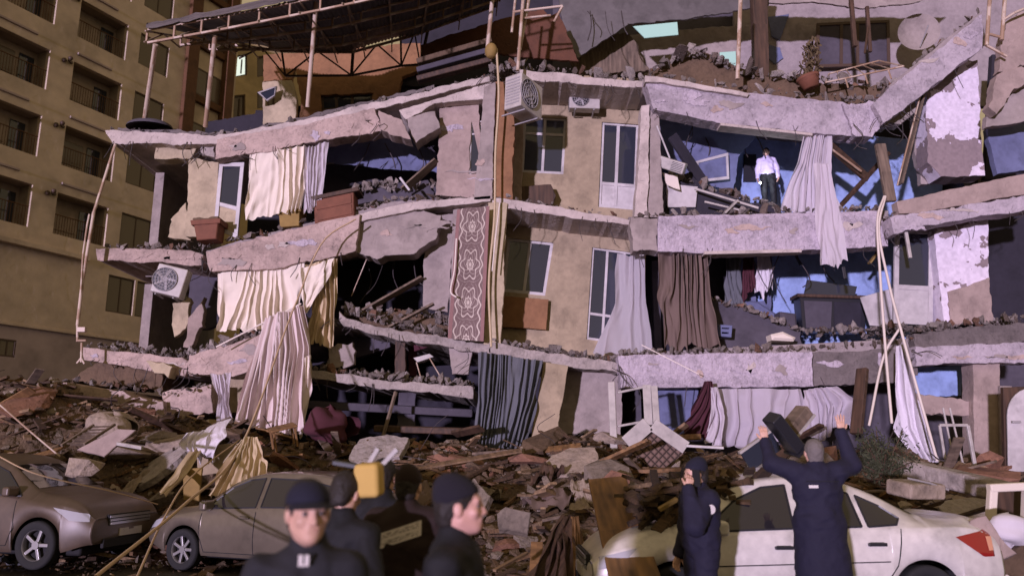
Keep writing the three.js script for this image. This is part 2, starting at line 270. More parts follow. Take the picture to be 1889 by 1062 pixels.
// ================================================================ the standing apartment block on the left
{
  const b = thing('apartment_block', 'standing beige apartment block with recessed balconies on the left', 'building');
  const p = between(150, 36, 265, 39); p.u.set(0.48, 0, -1).normalize(); p.n.set(-p.u.z, 0, p.u.x); p.o.copy(at(150, 500, 36)).setY(0);
  const R = (u0, u1, h0, h1) => [[u0, h0], [u1, h0], [u1, h1], [u0, h1]];
  const rows = [26.9, 23.55, 20.22, 16.92, 13.58], holes = [], lg = [], wn = [];
  for (const t of rows) { holes.push(R(-5.6, -2.82, t - 1.98, t), R(-1.63, 1.02, t - 1.98, t), R(1.8, 3.62, t - 1.76, t), R(-9.2, -6.6, t - 1.98, t)); lg.push([-5.6, -2.82, t], [-1.63, 1.02, t], [-9.2, -6.6, t]); wn.push([1.8, 3.62, t - 1.76, t]); }
  for (const [a, c] of [[1.45, 2.95], [3.1, 4.3]]) { holes.push(R(a, c, 8.45, 10.28)); wn.push([a, c, 8.45, 10.28]); }
  holes.push(R(-3.35, -2.6, 5.75, 6.5)); wn.push([-3.35, -2.6, 5.75, 6.5]);
  const shape = R(-14, 4.7, 7.15, 31), up = holes.filter(h => h[0][1] > 7.2), lo = holes.filter(h => h[0][1] < 7.2);
  part(b, 'wall', solidUH(shape, p, 0.3, { holes: up, bevel: 0.01 }), 'aptWall');
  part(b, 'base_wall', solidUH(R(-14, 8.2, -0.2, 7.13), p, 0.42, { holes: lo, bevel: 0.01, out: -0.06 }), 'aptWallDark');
  part(b, 'ledge', solidUH(R(-14, 0.1, 10.62, 10.84), p, 0.4, { out: 0.38 }), 'aptWall');
  part(b, 'ledge', solidUH(R(-14, 4.7, 7.1, 7.22), p, 0.2, { out: 0.1 }), 'aptWall');
  part(b, 'roof', solidUH(R(-14, 8.2, 30.9, 31.1), p, 14, { out: 0.3 }), 'aptWall');
  part(b, 'rear_wall', solidUH(R(-14, 8.2, 0, 31), p, 0.3, { out: -13 }), 'aptWall');
  for (const [a, c, t] of lg) {
    const m = [];
    const q = solidUH(R(a - 0.1, c + 0.1, t - 2.15, t - 2.0), p, 0.75, { out: -0.302 }), q2 = solidUH(R(a - 0.1, c + 0.1, t + 0.02, t + 0.14), p, 0.75, { out: -0.302 });
    m.push(q, q2, solidUH(R(a - 0.12, a - 0.02, t - 2, t + 0.02), p, 0.75, { out: -0.302 }), solidUH(R(c + 0.02, c + 0.12, t - 2, t + 0.02), p, 0.75, { out: -0.302 }), solidUH(R(a - 0.02, c + 0.02, t - 2, t + 0.02), p, 0.1, { out: -0.95 }));
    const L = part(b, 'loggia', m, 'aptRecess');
    part(L, 'door', [solidUH(R(c - 0.85, c - 0.15, t - 1.98, t - 0.3), p, 0.05, { out: -0.9 })], 'glassDark');
    part(L, 'window_blind', [solidUH(R(a + 0.25, c - 1.05, t - 1.5, t - 0.35), p, 0.05, { out: -0.9 })], rnd() < 0.5 ? 'glassWarm' : 'aptRecess');
    const bars = []; for (let u = a + 0.06; u < c; u += 0.13) bars.push(box(0.018, 0.95, 0.018, 0, 0, 0, 0).applyMatrix4(new THREE.Matrix4().makeTranslation(...onPlane(u, t - 1.5, p, -0.12).toArray())));
    bars.push(bar(onPlane(a, t - 1.02, p, -0.12), onPlane(c, t - 1.02, p, -0.12), 0.05, 0.04));
    part(L, 'railing', bars, 'aptBrown');
    part(b, 'sill', solidUH(R(a + 0.1, c - 0.7, t + 0.42, t + 0.52), p, 0.12, { out: 0.1 }), 'aptWallDark');
    // twin wall lamps between the balconies
    const k = onPlane(a - 0.35, t - 0.15, p, 0.15); const s = [];
    for (const d of [-0.14, 0.14]) s.push(new THREE.SphereGeometry(0.11, 10, 8).translate(k.x + d, k.y + d * 0.3, k.z + Math.abs(d)));
    s.push(box(0.1, 0.12, 0.3, k.x, k.y, k.z - 0.1)); part(b, 'wall_lamp', s, 'frameBrown');
  }
  for (const [a, c, h0, h1] of wn) {
    const f = [], w = 0.07;
    f.push(solidUH(R(a, c, h0, h0 + w), p, 0.1, { out: -0.06 }), solidUH(R(a, c, h1 - w, h1), p, 0.1, { out: -0.06 }), solidUH(R(a, a + w, h0 + w, h1 - w), p, 0.1, { out: -0.06 }), solidUH(R(c - w, c, h0 + w, h1 - w), p, 0.1, { out: -0.06 }));
    const m = (a + c) / 2; f.push(solidUH(R(m - 0.03, m + 0.03, h0 + w, h1 - w), p, 0.08, { out: -0.07 }));
    const W = part(b, 'window', f, 'frameBrown');
    part(W, 'pane', solidUH(R(a + w, m - 0.03, h0 + w, h1 - w), p, 0.02, { out: -0.1, bevel: 0 }), 'glassWarm');
    part(W, 'pane', solidUH(R(m + 0.03, c - w, h0 + w, h1 - w), p, 0.02, { out: -0.1, bevel: 0 }), 'glassWarm');
    const cu = grid(30, 2, (s, t) => { const q = onPlane(lerp(a + 0.1, c - 0.1, s), lerp(h1 - 0.1, h0 + 0.1, t), p, -0.22 + 0.025 * Math.sin(s * 60)); return q; });
    part(W, 'curtain', cu, 'aptRecess');
  }
  // glazed bay between two brown pilasters
  part(b, 'pilaster', solidUH(R(4.7, 5.45, 7.13, 31), p, 0.7, { out: 0.25 }), 'aptBrown');
  part(b, 'pilaster', solidUH(R(7.55, 8.15, 7.13, 31), p, 0.7, { out: 0.25 }), 'aptBrown');
  part(b, 'end_wall', solidUH(R(8.15, 8.5, 0, 31), p, 13, { out: 0 }), 'aptWall');
  part(b, 'bay_wall', solidUH(R(5.45, 7.55, 7.13, 31), p, 0.2, { out: -0.2 }), 'aptWall');
  for (const t of [30.2, ...rows, 10.25]) {
    const W = part(b, 'bay_window', solidUH(R(5.5, 7.5, t - 1.75, t - 0.1), p, 0.06, { out: -0.15, holes: [R(5.6, 6.45, t - 1.65, t - 0.2), R(6.55, 7.4, t - 1.65, t - 0.2)] }), 'frameBrown');
    part(W, 'pane', solidUH(R(5.6, 6.45, t - 1.65, t - 0.2), p, 0.02, { out: -0.17, bevel: 0 }), 'glassWarm');
    part(W, 'pane', solidUH(R(6.55, 7.4, t - 1.65, t - 0.2), p, 0.02, { out: -0.17, bevel: 0 }), 'glassWarm');
    part(b, 'bay_sill', solidUH(R(5.45, 7.55, t - 2.25, t - 1.85), p, 0.3, { out: 0.05 }), 'aptBrown');
  }
}
// ---------------------------------------------------------------- the beige block with the lit window, farther back
{
  const b = thing('beige_block', 'pale beige block with one brightly lit window, behind the roof canopy', 'building');
  const p = between(420, 52, 560, 56), q = (a) => pairs(a).map(([x, y]) => uh(x, y, p));
  const win = [[433, 103, 456, 98, 456, 138, 433, 142], [430, 176, 452, 174, 452, 216, 430, 218], [474, 170, 510, 160, 508, 196, 474, 200], [474, 104, 500, 100, 500, 138, 474, 142], [430, 250, 452, 248, 452, 290, 430, 292]];
  part(b, 'wall', solidUH([uh(395, 330, p), uh(640, 330, p), uh(640, 26, p), uh(395, 26, p)], p, 0.4, { holes: win.map(q) }), 'aptBeige');
  part(b, 'rear_wall', solidUH([uh(395, 330, p), uh(640, 330, p), uh(640, 26, p), uh(395, 26, p)], p, 0.4, { out: -9 }), 'aptBeige');
  part(b, 'base_wall', solidUH([[uh(395, 330, p)[0], -0.2], [uh(640, 330, p)[0], -0.2], uh(640, 331, p), uh(395, 331, p)], p, 9.4, { bevel: 0 }), 'aptBeige');
  part(b, 'side_wall', solidUH([uh(636, 330, p), uh(640, 330, p), uh(640, 26, p), uh(636, 26, p)], p, 9, { out: -0.3 }), 'aptBeige');
  part(b, 'roof', solidUH([uh(390, 30, p), uh(645, 30, p), uh(645, 25, p), uh(390, 25, p)], p, 10, { out: 0.3 }), 'aptBeige');
  win.forEach((w, i) => {
    const P = q(w), cx = (P[0][0] + P[1][0]) / 2, cy = (P[0][1] + P[2][1]) / 2;
    const W = part(b, 'window', solidUH(P, p, 0.12, { out: -0.1, holes: [P.map(([u, h]) => [lerp(cx, u, 0.84), lerp(cy, h, 0.9)])] }), 'frameBrown', i ? undefined : 'brightly lit window');
    const hx = lerp(cx, P[1][0], 0.3);
    part(W, 'mullion', solidUH([[hx - 0.05, P[0][1] > P[2][1] ? P[2][1] : P[0][1]], [hx + 0.05, Math.min(P[0][1], P[2][1])], [hx + 0.05, Math.max(P[0][1], P[2][1])], [hx - 0.05, Math.max(P[0][1], P[2][1])]], p, 0.06, { out: -0.12 }), 'frameBrown');
    part(W, 'pane', solidUH(P, p, 0.03, { out: -0.22, bevel: 0 }), i ? MM.glassWarm : new THREE.MeshStandardMaterial({ name: 'lit_window', color: 0x444444, emissive: new THREE.Color().setRGB(0.92, 1, 0.86), emissiveIntensity: 0.95 }));
  });
}
// ================================================================ the collapsed building
const FD = 19;
const B = thing('collapsed_building', 'partly collapsed apartment building with its front torn off and floors sagging', 'building');
const piece = (name, px, D, T, m, o = {}, parent = B) => part(parent, name, solid(px, D, T, { jag: 0.03, ...o }), m, o.label);
// window or door in the quad TL TR BR BL (pixels) on plane p: a frame with bars at fractions v (across) and h (down), panes between them
function glazed(parent, name, q, p, o = {}) {
  if (typeof p === 'number') p = flat(p);
  const [a, b, c, d] = pairs(q).map(k => uh(...k, p)), w = o.w || 0.07, W = Math.hypot(b[0] - a[0], b[1] - a[1]), H = Math.hypot(d[0] - a[0], d[1] - a[1]);
  const bl = (u, v) => [lerp(lerp(a[0], b[0], u), lerp(d[0], c[0], u), v), lerp(lerp(a[1], b[1], u), lerp(d[1], c[1], u), v)];
  const rect = (u0, u1, v0, v1, T, out) => solidUH([bl(u0, v0), bl(u1, v0), bl(u1, v1), bl(u0, v1)], p, T, { out, bevel: 0.006 });
  const wu = w / W, wv = w / H, us = [0, ...(o.v || []), 1], vs = [0, ...(o.h || []), 1], f = [];
  f.push(rect(0, 1, 0, wv, 0.08, 0), rect(0, 1, 1 - wv, 1, 0.08, 0), rect(0, wu, wv, 1 - wv, 0.08, 0), rect(1 - wu, 1, wv, 1 - wv, 0.08, 0));
  for (const u of o.v || []) f.push(rect(u - wu / 2, u + wu / 2, wv, 1 - wv, 0.07, -0.004));
  for (const v of o.h || []) f.push(rect(wu, 1 - wu, v - wv / 2, v + wv / 2, 0.06, -0.009));
  const G = part(parent, name, f, o.frame || 'frameWhite');
  for (let i = 0; i < us.length - 1; i++) for (let j = 0; j < vs.length - 1; j++) {
    const kind = (o.fill || '').split('')[j * (us.length - 1) + i] || 'g'; if (kind === '.') continue;
    part(G, kind === 'p' ? 'panel' : 'pane', rect(us[i] + wu * 0.45, us[i + 1] - wu * 0.45, vs[j] + wv * 0.45, vs[j + 1] - wv * 0.45, 0.02, -0.035), kind === 'p' ? (o.panel || 'frameWhite') : (o.glass || 'glassDark'));
  }
  return G;
}
// closing walls behind everything, so that the rooms are rooms
part(B, 'rear_wall', box(25, 13.5, 0.3, 3.6, 6.6, -25.2), 'interiorDark');
part(B, 'side_wall', box(0.3, 10.9, 6, 16, 5.5, -22.2), 'plasterPink');
part(B, 'side_wall', box(0.25, 3.0, 4.5, at(350, 0, 21.5).x, 7.95, -22.9), 'plasterGrey');
part(B, 'side_wall', box(0.25, 2.6, 4.5, at(350, 0, 21.5).x, 4.95, -22.9), 'plasterGrey');
// rooms: partitions between left wing, middle and right
for (const [x, y, h] of [[at(935, 0, 21).x, 9.05, 3.2], [at(925, 0, 21).x, 5.5, 3.2], [at(1195, 0, 21).x, 8.95, 3.2], [at(1188, 0, 21).x, 5.4, 3.1], [at(1150, 0, 21).x, 1.8, 3.6], [at(1735, 0, 21).x, 8.8, 3.0], [at(1735, 0, 21).x, 5.4, 3.0]]) part(B, 'partition_wall', box(0.2, h, 4.2, x, y, -22.9), 'interiorGrey');

// ---- left wing, roof level
piece('roof_slab', [193, 238, 395, 250, 560, 220, 693, 188, 905, 139, 905, 150, 695, 201, 560, 238, 395, 266, 204, 264], 19, 5, 'slabWhite', { jag: 0.04 });
piece('roof_crust', [215, 233, 330, 240, 440, 242, 560, 214, 693, 182, 800, 156, 800, 165, 693, 191, 560, 224, 440, 252, 395, 254, 215, 241], 19.3, 3, 'concreteDark', { jag: 0.07 });
piece('beam', [400, 256, 560, 229, 692, 198, 706, 241, 600, 257, 480, 282, 392, 292], 18.85, 0.5, 'concreteL', { jag: 0.035 });
piece('beam_chunk', [697, 202, 742, 221, 758, 258, 726, 249, 703, 237], 18.7, 0.5, 'plasterPink');
piece('beam_chunk', [750, 219, 803, 203, 813, 233, 762, 263], 18.95, 0.5, 'plasterGrey', { jag: 0.05 });
piece('beam', [736, 204, 906, 151, 906, 182, 860, 184, 800, 192, 748, 221], 19.05, 1.2, 'slabWhite');
piece('fascia_piece', [286, 267, 365, 268, 350, 293, 283, 292], 19.3, 0.4, 'plasterCream', { jag: 0.03 });
piece('beam_end', [372, 262, 400, 256, 394, 292, 372, 286], 19.2, 0.4, 'broken', { jag: 0.06 });
// ---- left wing, second floor
piece('end_wall', [347, 288, 404, 300, 396, 440, 343, 436], 19.35, 0.25, 'plasterCream', { jag: 0.03, label: 'cream end wall standing between two broken slabs' });
piece('end_wall', [342, 372, 350, 440, 308, 438, 316, 404], 19.7, 0.2, 'plasterCream', { jag: 0.05 });
glazed(B, 'balcony_door', [404, 300, 450, 299, 437, 440, 393, 420], 19.2, { h: [0.62], fill: 'gp', panel: 'plasterCream', w: 0.1 });
piece('floor_slab', [175, 458, 345, 460, 375, 468, 371, 488, 345, 490, 300, 484, 178, 480], 19, 4, 'concreteL', { label: 'outer end of a floor slab snapped from its beam' });
piece('beam', [380, 465, 500, 432, 640, 400, 664, 396, 656, 465, 620, 472, 500, 496, 386, 500], 18.8, 0.5, 'concreteL', { jag: 0.04 });
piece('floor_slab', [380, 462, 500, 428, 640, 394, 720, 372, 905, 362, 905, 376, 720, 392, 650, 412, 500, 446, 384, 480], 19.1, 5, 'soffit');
piece('beam', [657, 402, 760, 389, 814, 391, 806, 440, 762, 466, 705, 477, 655, 465], 19, 0.6, 'plasterGrey', { jag: 0.05, label: 'grey cracked beam curving down' });
piece('slab_edge', [655, 396, 760, 372, 905, 361, 905, 371, 770, 386, 662, 409], 18.9, 0.3, 'slabWhite', { jag: 0.02 });
piece('room_wall', [590, 240, 906, 195, 906, 385, 590, 410], 21.6, 0.2, 'interiorGrey', { jag: 0 });
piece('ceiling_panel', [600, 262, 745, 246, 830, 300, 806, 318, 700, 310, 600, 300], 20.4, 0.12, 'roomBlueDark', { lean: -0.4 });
// wall with a narrow window beside the pillar
piece('wall_panel', [812, 196, 884, 188, 890, 330, 874, 366, 804, 360], 19.35, 0.22, 'plasterPink', { holes: [[868, 224, 890, 222, 886, 320, 864, 322]] });
glazed(B, 'window', [868, 224, 891, 222, 887, 320, 864, 322], 19.4, { h: [0.24], w: 0.05 });
piece('pillar', [893, 160, 914, 150, 908, 366, 874, 368], 18.9, 0.5, 'plasterGrey', { jag: 0.02 });
piece('pillar', [912, 150, 950, 150, 944, 366, 908, 366], 19.0, 0.5, 'plasterOrange', { jag: 0.04, label: 'orange stained pillar with exposed edge' });
piece('pillar', [899, 372, 935, 374, 925, 640, 893, 634], 18.95, 0.5, 'plasterCream', { jag: 0.04 });
piece('pillar', [836, 384, 904, 374, 898, 636, 826, 628], 19.2, 0.4, 'plasterGrey', { jag: 0.02 });
// ---- left wing, first floor
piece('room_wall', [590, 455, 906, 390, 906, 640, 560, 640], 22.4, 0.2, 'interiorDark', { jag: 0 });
piece('wall_panel', [786, 396, 840, 390, 826, 575, 779, 566], 19.5, 0.2, 'plasterGrey', { jag: 0.02 });
piece('end_wall', [345, 470, 402, 488, 402, 600, 350, 612], 20.3, 0.2, 'interiorGrey', { jag: 0.04 });
piece('end_wall', [319, 562, 350, 548, 343, 606, 318, 622], 19.4, 0.2, 'plasterCream', { jag: 0.05 });
piece('end_wall', [346, 586, 374, 546, 372, 594, 352, 640, 338, 640], 19.2, 0.22, 'plasterPink', { jag: 0.04 });
piece('floor_slab', [150, 640, 335, 660, 347, 668, 342, 694, 300, 688, 155, 663], 19, 4, 'concreteL', { label: 'lower outer slab end tilted down' });
piece('beam', [349, 656, 490, 616, 560, 598, 548, 640, 470, 680, 430, 692, 346, 694], 18.85, 0.5, 'concreteL', { jag: 0.05 });
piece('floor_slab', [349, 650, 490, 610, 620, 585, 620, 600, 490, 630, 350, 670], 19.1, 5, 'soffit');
piece('floor_slab', [626, 574, 642, 590, 780, 616, 906, 636, 906, 654, 760, 630, 632, 602], 18.9, 5, 'broken', { jag: 0.045 });
piece('floor_slab', [566, 680, 720, 702, 874, 714, 874, 733, 700, 716, 563, 698], 18.8, 5, 'broken', { jag: 0.04 });
for (const [a, m, D] of [[[728, 616, 748, 618, 748, 696, 728, 694], 'woodDark', 19.3], [[752, 626, 768, 628, 768, 694, 754, 694], 'clothMaroon', 19.8], [[826, 636, 872, 640, 864, 690, 834, 690], 'plasterGrey', 19.1], [[735, 722, 768, 724, 764, 790, 732, 790], 'interiorGrey', 19.6], [[604, 640, 720, 606, 720, 640, 620, 672], 'interiorGrey', 20.2]]) piece('post', a, D, 0.25, m, { jag: 0.02 });
piece('fallen_panel', [600, 640, 648, 634, 652, 668, 608, 680], 19.1, 0.2, 'plasterGrey', { jag: 0.06 });
// ---- left wing, lowest slabs, half buried
piece('floor_slab', [113, 704, 190, 716, 300, 742, 302, 767, 240, 750, 150, 724], 18.4, 2.5, 'concreteL', { jag: 0.05 });
piece('floor_slab', [300, 722, 390, 710, 390, 762, 300, 768], 18.6, 2.2, 'concreteL', { jag: 0.04 });
piece('floor_slab', [140, 690, 180, 664, 240, 670, 300, 690, 300, 720, 190, 712, 118, 704], 19.4, 2, 'chunkBrown', { jag: 0.06 });
piece('floor_slab', [52, 732, 130, 738, 180, 752, 176, 770, 120, 762, 54, 752], 17.6, 1.5, 'chunkGrey', { jag: 0.05 });
piece('wall_panel', [386, 694, 482, 676, 470, 760, 388, 766], 19.4, 0.3, 'plasterWarm', { jag: 0.04 });
piece('beam_chunk', [270, 668, 320, 672, 306, 696, 284, 688], 18.7, 0.4, 'plasterCream', { jag: 0.05 });
// ---- middle: the recessed balconies
const MB = 20.4;
piece('floor_slab', [960, 127, 1080, 140, 1190, 150, 1190, 162, 1080, 156, 960, 146], 19, 6, 'slabWhite', { jag: 0.03 });
piece('floor_slab', [905, 362, 1000, 376, 1180, 408, 1180, 418, 1000, 393, 905, 379], 19, 6, 'slabWhite', { jag: 0.025 });
piece('floor_slab', [903, 630, 1010, 650, 1142, 668, 1142, 686, 1006, 673, 903, 651], 18.9, 6, 'broken', { jag: 0.03 });
const w2 = [966, 214, 1046, 218, 1040, 322, 961, 318], d2 = [1110, 224, 1180, 229, 1174, 388, 1103, 382], w1 = [936, 438, 1022, 447, 1006, 546, 926, 538], d1 = [1092, 455, 1190, 468, 1182, 640, 1081, 626];
piece('balcony_wall', [938, 130, 1196, 146, 1194, 418, 918, 392], MB, 0.2, 'plasterWarm', { jag: 0, holes: [w2, d2] });
piece('balcony_wall', [910, 376, 1194, 410, 1186, 668, 900, 645], MB, 0.2, 'plasterWarm', { jag: 0, holes: [w1, d1] });
glazed(B, 'window', w2, MB + 0.06, { v: [0.5], h: [0.3], w: 0.08 });
glazed(B, 'balcony_door', d2, MB + 0.06, { v: [0.45], h: [0.72], fill: 'ggpp', w: 0.09 });
glazed(B, 'window', w1, MB + 0.06, { v: [0.5], w: 0.09 });
glazed(B, 'balcony_door', d1, MB + 0.06, { v: [0.3, 0.62], h: [0.72], w: 0.07 });
piece('parapet_panel', [928, 545, 1012, 552, 1008, 608, 922, 602], 20.2, 0.1, 'plasterOrange', { jag: 0.01, label: 'orange panel below the first floor balcony window' });
piece('window_board', [936, 346, 1016, 340, 1026, 360, 1020, 378, 946, 372], 20.0, 0.3, 'woodDark', { jag: 0.02 });
piece('side_wall', [940, 210, 966, 216, 962, 372, 930, 366], 19.9, 0.15, 'plasterPink', { jag: 0.02 });
// ---- right: the open rooms
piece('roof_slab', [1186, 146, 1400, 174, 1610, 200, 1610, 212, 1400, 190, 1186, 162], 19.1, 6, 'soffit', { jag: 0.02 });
piece('roof_beam', [1190, 144, 1400, 173, 1556, 187, 1600, 206, 1588, 252, 1500, 246, 1330, 226, 1207, 203], 18.6, 0.5, 'concrete', { jag: 0.03, label: 'long pale roof beam sagging to the right' });
piece('coping', [1190, 139, 1228, 143, 1384, 171, 1380, 178, 1226, 153, 1190, 150], 18.5, 0.3, 'slabWhite', { jag: 0.02 });
piece('ceiling_strip', [1330, 226, 1500, 245, 1500, 250, 1330, 231], 18.55, 0.4, 'slabWhite', { jag: 0 });
piece('roof_beam', [1614, 190, 1645, 160, 1812, 25, 1822, 80, 1660, 206, 1630, 226], 18.3, 0.45, 'concrete', { jag: 0.03, label: 'beam rising steeply to the upper right' });
piece('beam_chunk', [1560, 190, 1612, 186, 1640, 204, 1634, 226, 1600, 250, 1572, 244], 18.5, 0.5, 'spatter', { jag: 0.09 });
piece('beam_chunk', [1610, 205, 1650, 190, 1690, 176, 1694, 206, 1660, 226, 1620, 232], 18.8, 0.4, 'broken', { jag: 0.09 });
piece('roof_slab', [1640, 158, 1812, 20, 1812, 30, 1645, 170], 18.6, 6, 'soffit', { jag: 0.02 });
piece('pillar', [1184, 195, 1199, 192, 1195, 400, 1171, 400], 18.75, 0.45, 'slabWhite', { jag: 0.02, label: 'pale pillar between balcony and open room' });
piece('pillar', [1200, 200, 1216, 212, 1224, 380, 1222, 400, 1196, 400], 18.85, 0.4, 'plasterGrey', { jag: 0.02 });
piece('pillar', [1708, 120, 1804, 110, 1817, 322, 1736, 326, 1714, 300], 19.0, 0.6, 'peel', { jag: 0.03, uv: 0.35, label: 'wide pillar with flaking pale paint' });
piece('beam', [1214, 399, 1480, 392, 1626, 388, 1640, 455, 1480, 462, 1330, 467, 1214, 464], 18.6, 0.5, 'spatter', { jag: 0.02, label: 'rough spatter-plastered beam of the second floor' });
piece('beam_end', [1162, 403, 1212, 400, 1212, 464, 1170, 462], 18.65, 0.5, 'plasterGrey', { jag: 0.04 });
piece('beam_trim', [1300, 463, 1480, 459, 1480, 465, 1300, 469], 18.52, 0.3, 'slabWhite', { jag: 0 });
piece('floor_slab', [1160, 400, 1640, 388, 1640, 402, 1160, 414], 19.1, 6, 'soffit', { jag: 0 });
piece('room_wall', [1190, 214, 1740, 262, 1740, 430, 1190, 430], 21.3, 0.2, 'roomBlue', { jag: 0, label: 'second floor room wall with blue lamp light put into its colour' });
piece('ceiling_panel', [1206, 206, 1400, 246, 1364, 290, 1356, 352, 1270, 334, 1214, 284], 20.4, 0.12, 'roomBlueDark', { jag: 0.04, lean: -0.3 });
piece('fascia', [1655, 372, 1889, 320, 1912, 316, 1912, 356, 1889, 358, 1700, 392, 1660, 394], 18.2, 0.3, 'plasterPink', { jag: 0.02 });
piece('beam', [1645, 400, 1740, 386, 1912, 356, 1912, 386, 1730, 412, 1650, 430], 18.05, 0.5, 'concrete', { jag: 0.04 });
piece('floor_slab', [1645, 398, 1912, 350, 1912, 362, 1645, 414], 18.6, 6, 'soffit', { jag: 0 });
piece('room_wall', [1185, 440, 1750, 432, 1750, 660, 1185, 660], 21.3, 0.2, 'roomBlue', { jag: 0, label: 'first floor room wall with blue lamp light put into its colour' });
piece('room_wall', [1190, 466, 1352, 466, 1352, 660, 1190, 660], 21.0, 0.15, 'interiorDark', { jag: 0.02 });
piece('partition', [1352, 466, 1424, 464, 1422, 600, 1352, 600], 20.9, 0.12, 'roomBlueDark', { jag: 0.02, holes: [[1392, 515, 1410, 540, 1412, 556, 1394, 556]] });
piece('pillar', [1722, 408, 1824, 402, 1829, 592, 1742, 594], 18.9, 0.5, 'peel', { jag: 0.02, uv: 0.3, label: 'wall with flaking pale plaster beside the white door' });
piece('plinth', [1752, 538, 1828, 510, 1832, 596, 1754, 600], 18.85, 0.1, 'plasterPink', { jag: 0.04 });
glazed(B, 'balcony_door', [1652, 420, 1724, 424, 1722, 600, 1650, 596], 19.2, { h: [0.62], fill: 'gp', w: 0.12 });
piece('beam', [1140, 656, 1300, 652, 1500, 648, 1502, 713, 1300, 714, 1146, 714], 18.55, 0.5, 'spatter', { jag: 0.025, label: 'rough spatter-plastered beam of the first floor' });
piece('beam', [1498, 651, 1692, 642, 1692, 690, 1640, 706, 1500, 714], 18.8, 0.4, 'concreteDark', { jag: 0.04 });  // shade on this stretch is put into the darker concrete
piece('beam', [1690, 640, 1912, 630, 1912, 668, 1690, 673], 18.45, 0.5, 'concrete', { jag: 0.03 });
piece('slab_edge', [1688, 614, 1760, 606, 1912, 592, 1912, 632, 1690, 642], 18.7, 0.4, 'concreteDark', { jag: 0.06 });
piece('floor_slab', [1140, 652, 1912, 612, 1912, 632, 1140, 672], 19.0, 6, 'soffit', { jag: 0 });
// far right: torn pink walls
piece('wall_panel', [1862, 34, 1912, 16, 1912, 122, 1882, 118, 1868, 142, 1842, 132, 1850, 90], 18.0, 0.25, 'plasterPink', { jag: 0.05 });
piece('wall_panel', [1838, 140, 1882, 120, 1912, 132, 1912, 150, 1880, 160, 1842, 206, 1826, 196], 17.9, 0.3, 'plasterPink', { jag: 0.05 });
piece('wall_panel', [1820, 214, 1880, 158, 1912, 150, 1912, 222, 1820, 236], 18.2, 0.2, 'plasterGrey', { jag: 0.03 });
piece('room_wall', [1822, 236, 1912, 222, 1912, 312, 1842, 320], 18.9, 0.2, 'roomBlueDark', { jag: 0.02 });
piece('room_wall', [1832, 100, 1912, 100, 1912, 330, 1818, 330], 21.5, 0.2, 'interiorDark', { jag: 0 });
piece('room_wall', [1820, 380, 1920, 360, 1920, 640, 1820, 640], 21.0, 0.2, 'interiorDark', { jag: 0 });
piece('wall_panel', [1690, 150, 1716, 120, 1716, 330, 1740, 330, 1700, 340, 1688, 260], 19.6, 0.2, 'plasterGrey', { jag: 0.06 });
// ---- upper storey ruins on the roof
piece('penthouse_wall', [484, 150, 538, 148, 546, 178, 545, 240, 484, 246], 23.4, 0.25, 'plasterCream', { jag: 0.02, holes: [[474 + 14, 166, 508, 160, 506, 192, 488, 198]] });
piece('penthouse_wall', [543, 118, 560, 96, 775, 78, 776, 128, 742, 142, 730, 184, 690, 200, 552, 240, 553, 178], 23.5, 0.25, 'plasterOrange', { jag: 0.03, holes: [[590, 174, 688, 170, 688, 196, 592, 206]], label: 'orange wall of the roof flat, cracked' });
piece('penthouse_wall', [484, 100, 560, 96, 543, 122, 538, 147, 484, 149], 23.6, 0.2, 'plasterOrange', { jag: 0.03 });
glazed(B, 'window', [590, 174, 688, 170, 688, 196, 592, 206], 23.6, { v: [0.3, 0.6], w: 0.1, frame: 'frameBrown' });
glazed(B, 'awning_window', [474, 170, 510, 158, 506, 176, 492, 186], 23.1, { w: 0.06, frame: 'frameGrey' });
piece('rear_parapet', [380, 225, 905, 130, 905, 160, 380, 262], 23.8, 0.2, 'interiorDark', { jag: 0.04 });
piece('roof_panel', [775, 82, 900, 42, 1000, 14, 1066, 110, 960, 104, 905, 97, 782, 120], 21.6, 0.1, 'rustSheet', { jag: 0.04 });
piece('roof_panel', [962, 46, 1030, 22, 1068, 112, 984, 108], 20.4, 0.1, 'rustSheet', { jag: 0.03 });
piece('ruin_wall', [1040, 70, 1160, 60, 1200, 130, 1060, 136], 22.2, 0.2, 'woodGrey', { jag: 0.05, label: 'ochre brown wall remnant' });
piece('ruin_wall', [1020, -60, 1440, -60, 1440, 150, 1020, 140], 23.6, 0.2, 'interiorGrey', { jag: 0 });
piece('ruin_wall', [1150, 64, 1362, 46, 1362, 150, 1190, 146], 23.0, 0.2, 'plasterGrey', { jag: 0.04 });
piece('ruin_wall', [1355, -60, 1912, -60, 1912, 200, 1355, 176], 23.2, 0.2, 'plasterWhite', { jag: 0, label: 'pale rear wall of the upper storey' });
piece('ceiling_panel', [1030, -20, 1420, -50, 1420, 10, 1260, 36, 1160, 44, 1066, 108, 1036, 40], 21.4, 0.12, 'roofSheet', { jag: 0.03, lean: -0.25 });
piece('ceiling_panel', [1420, -40, 1760, -40, 1700, 2, 1600, 16, 1500, 4, 1420, 6], 21.0, 0.12, 'plasterGrey', { jag: 0.04, lean: -0.25 });
piece('ruin_pillar', [1388, -30, 1416, -30, 1420, 140, 1394, 140], 20.6, 0.3, 'woodDark', { jag: 0.01, label: 'dark brown pillar left standing on the roof' });
piece('paint_patch', [1418, 30, 1456, 26, 1450, 44, 1440, 74, 1424, 66], 23.14, 0.03, 'roomBlueDark', { jag: 0.02 });
piece('paint_patch', [1420, 82, 1440, 88, 1446, 108, 1430, 118, 1418, 106], 23.14, 0.03, 'roomBlueDark', { jag: 0.02 });
glazed(B, 'window', [1508, 42, 1642, 36, 1644, 120, 1506, 124], 22.9, { v: [0.34, 0.56], w: 0.1, frame: 'frameBrown', glass: 'interiorGrey' });
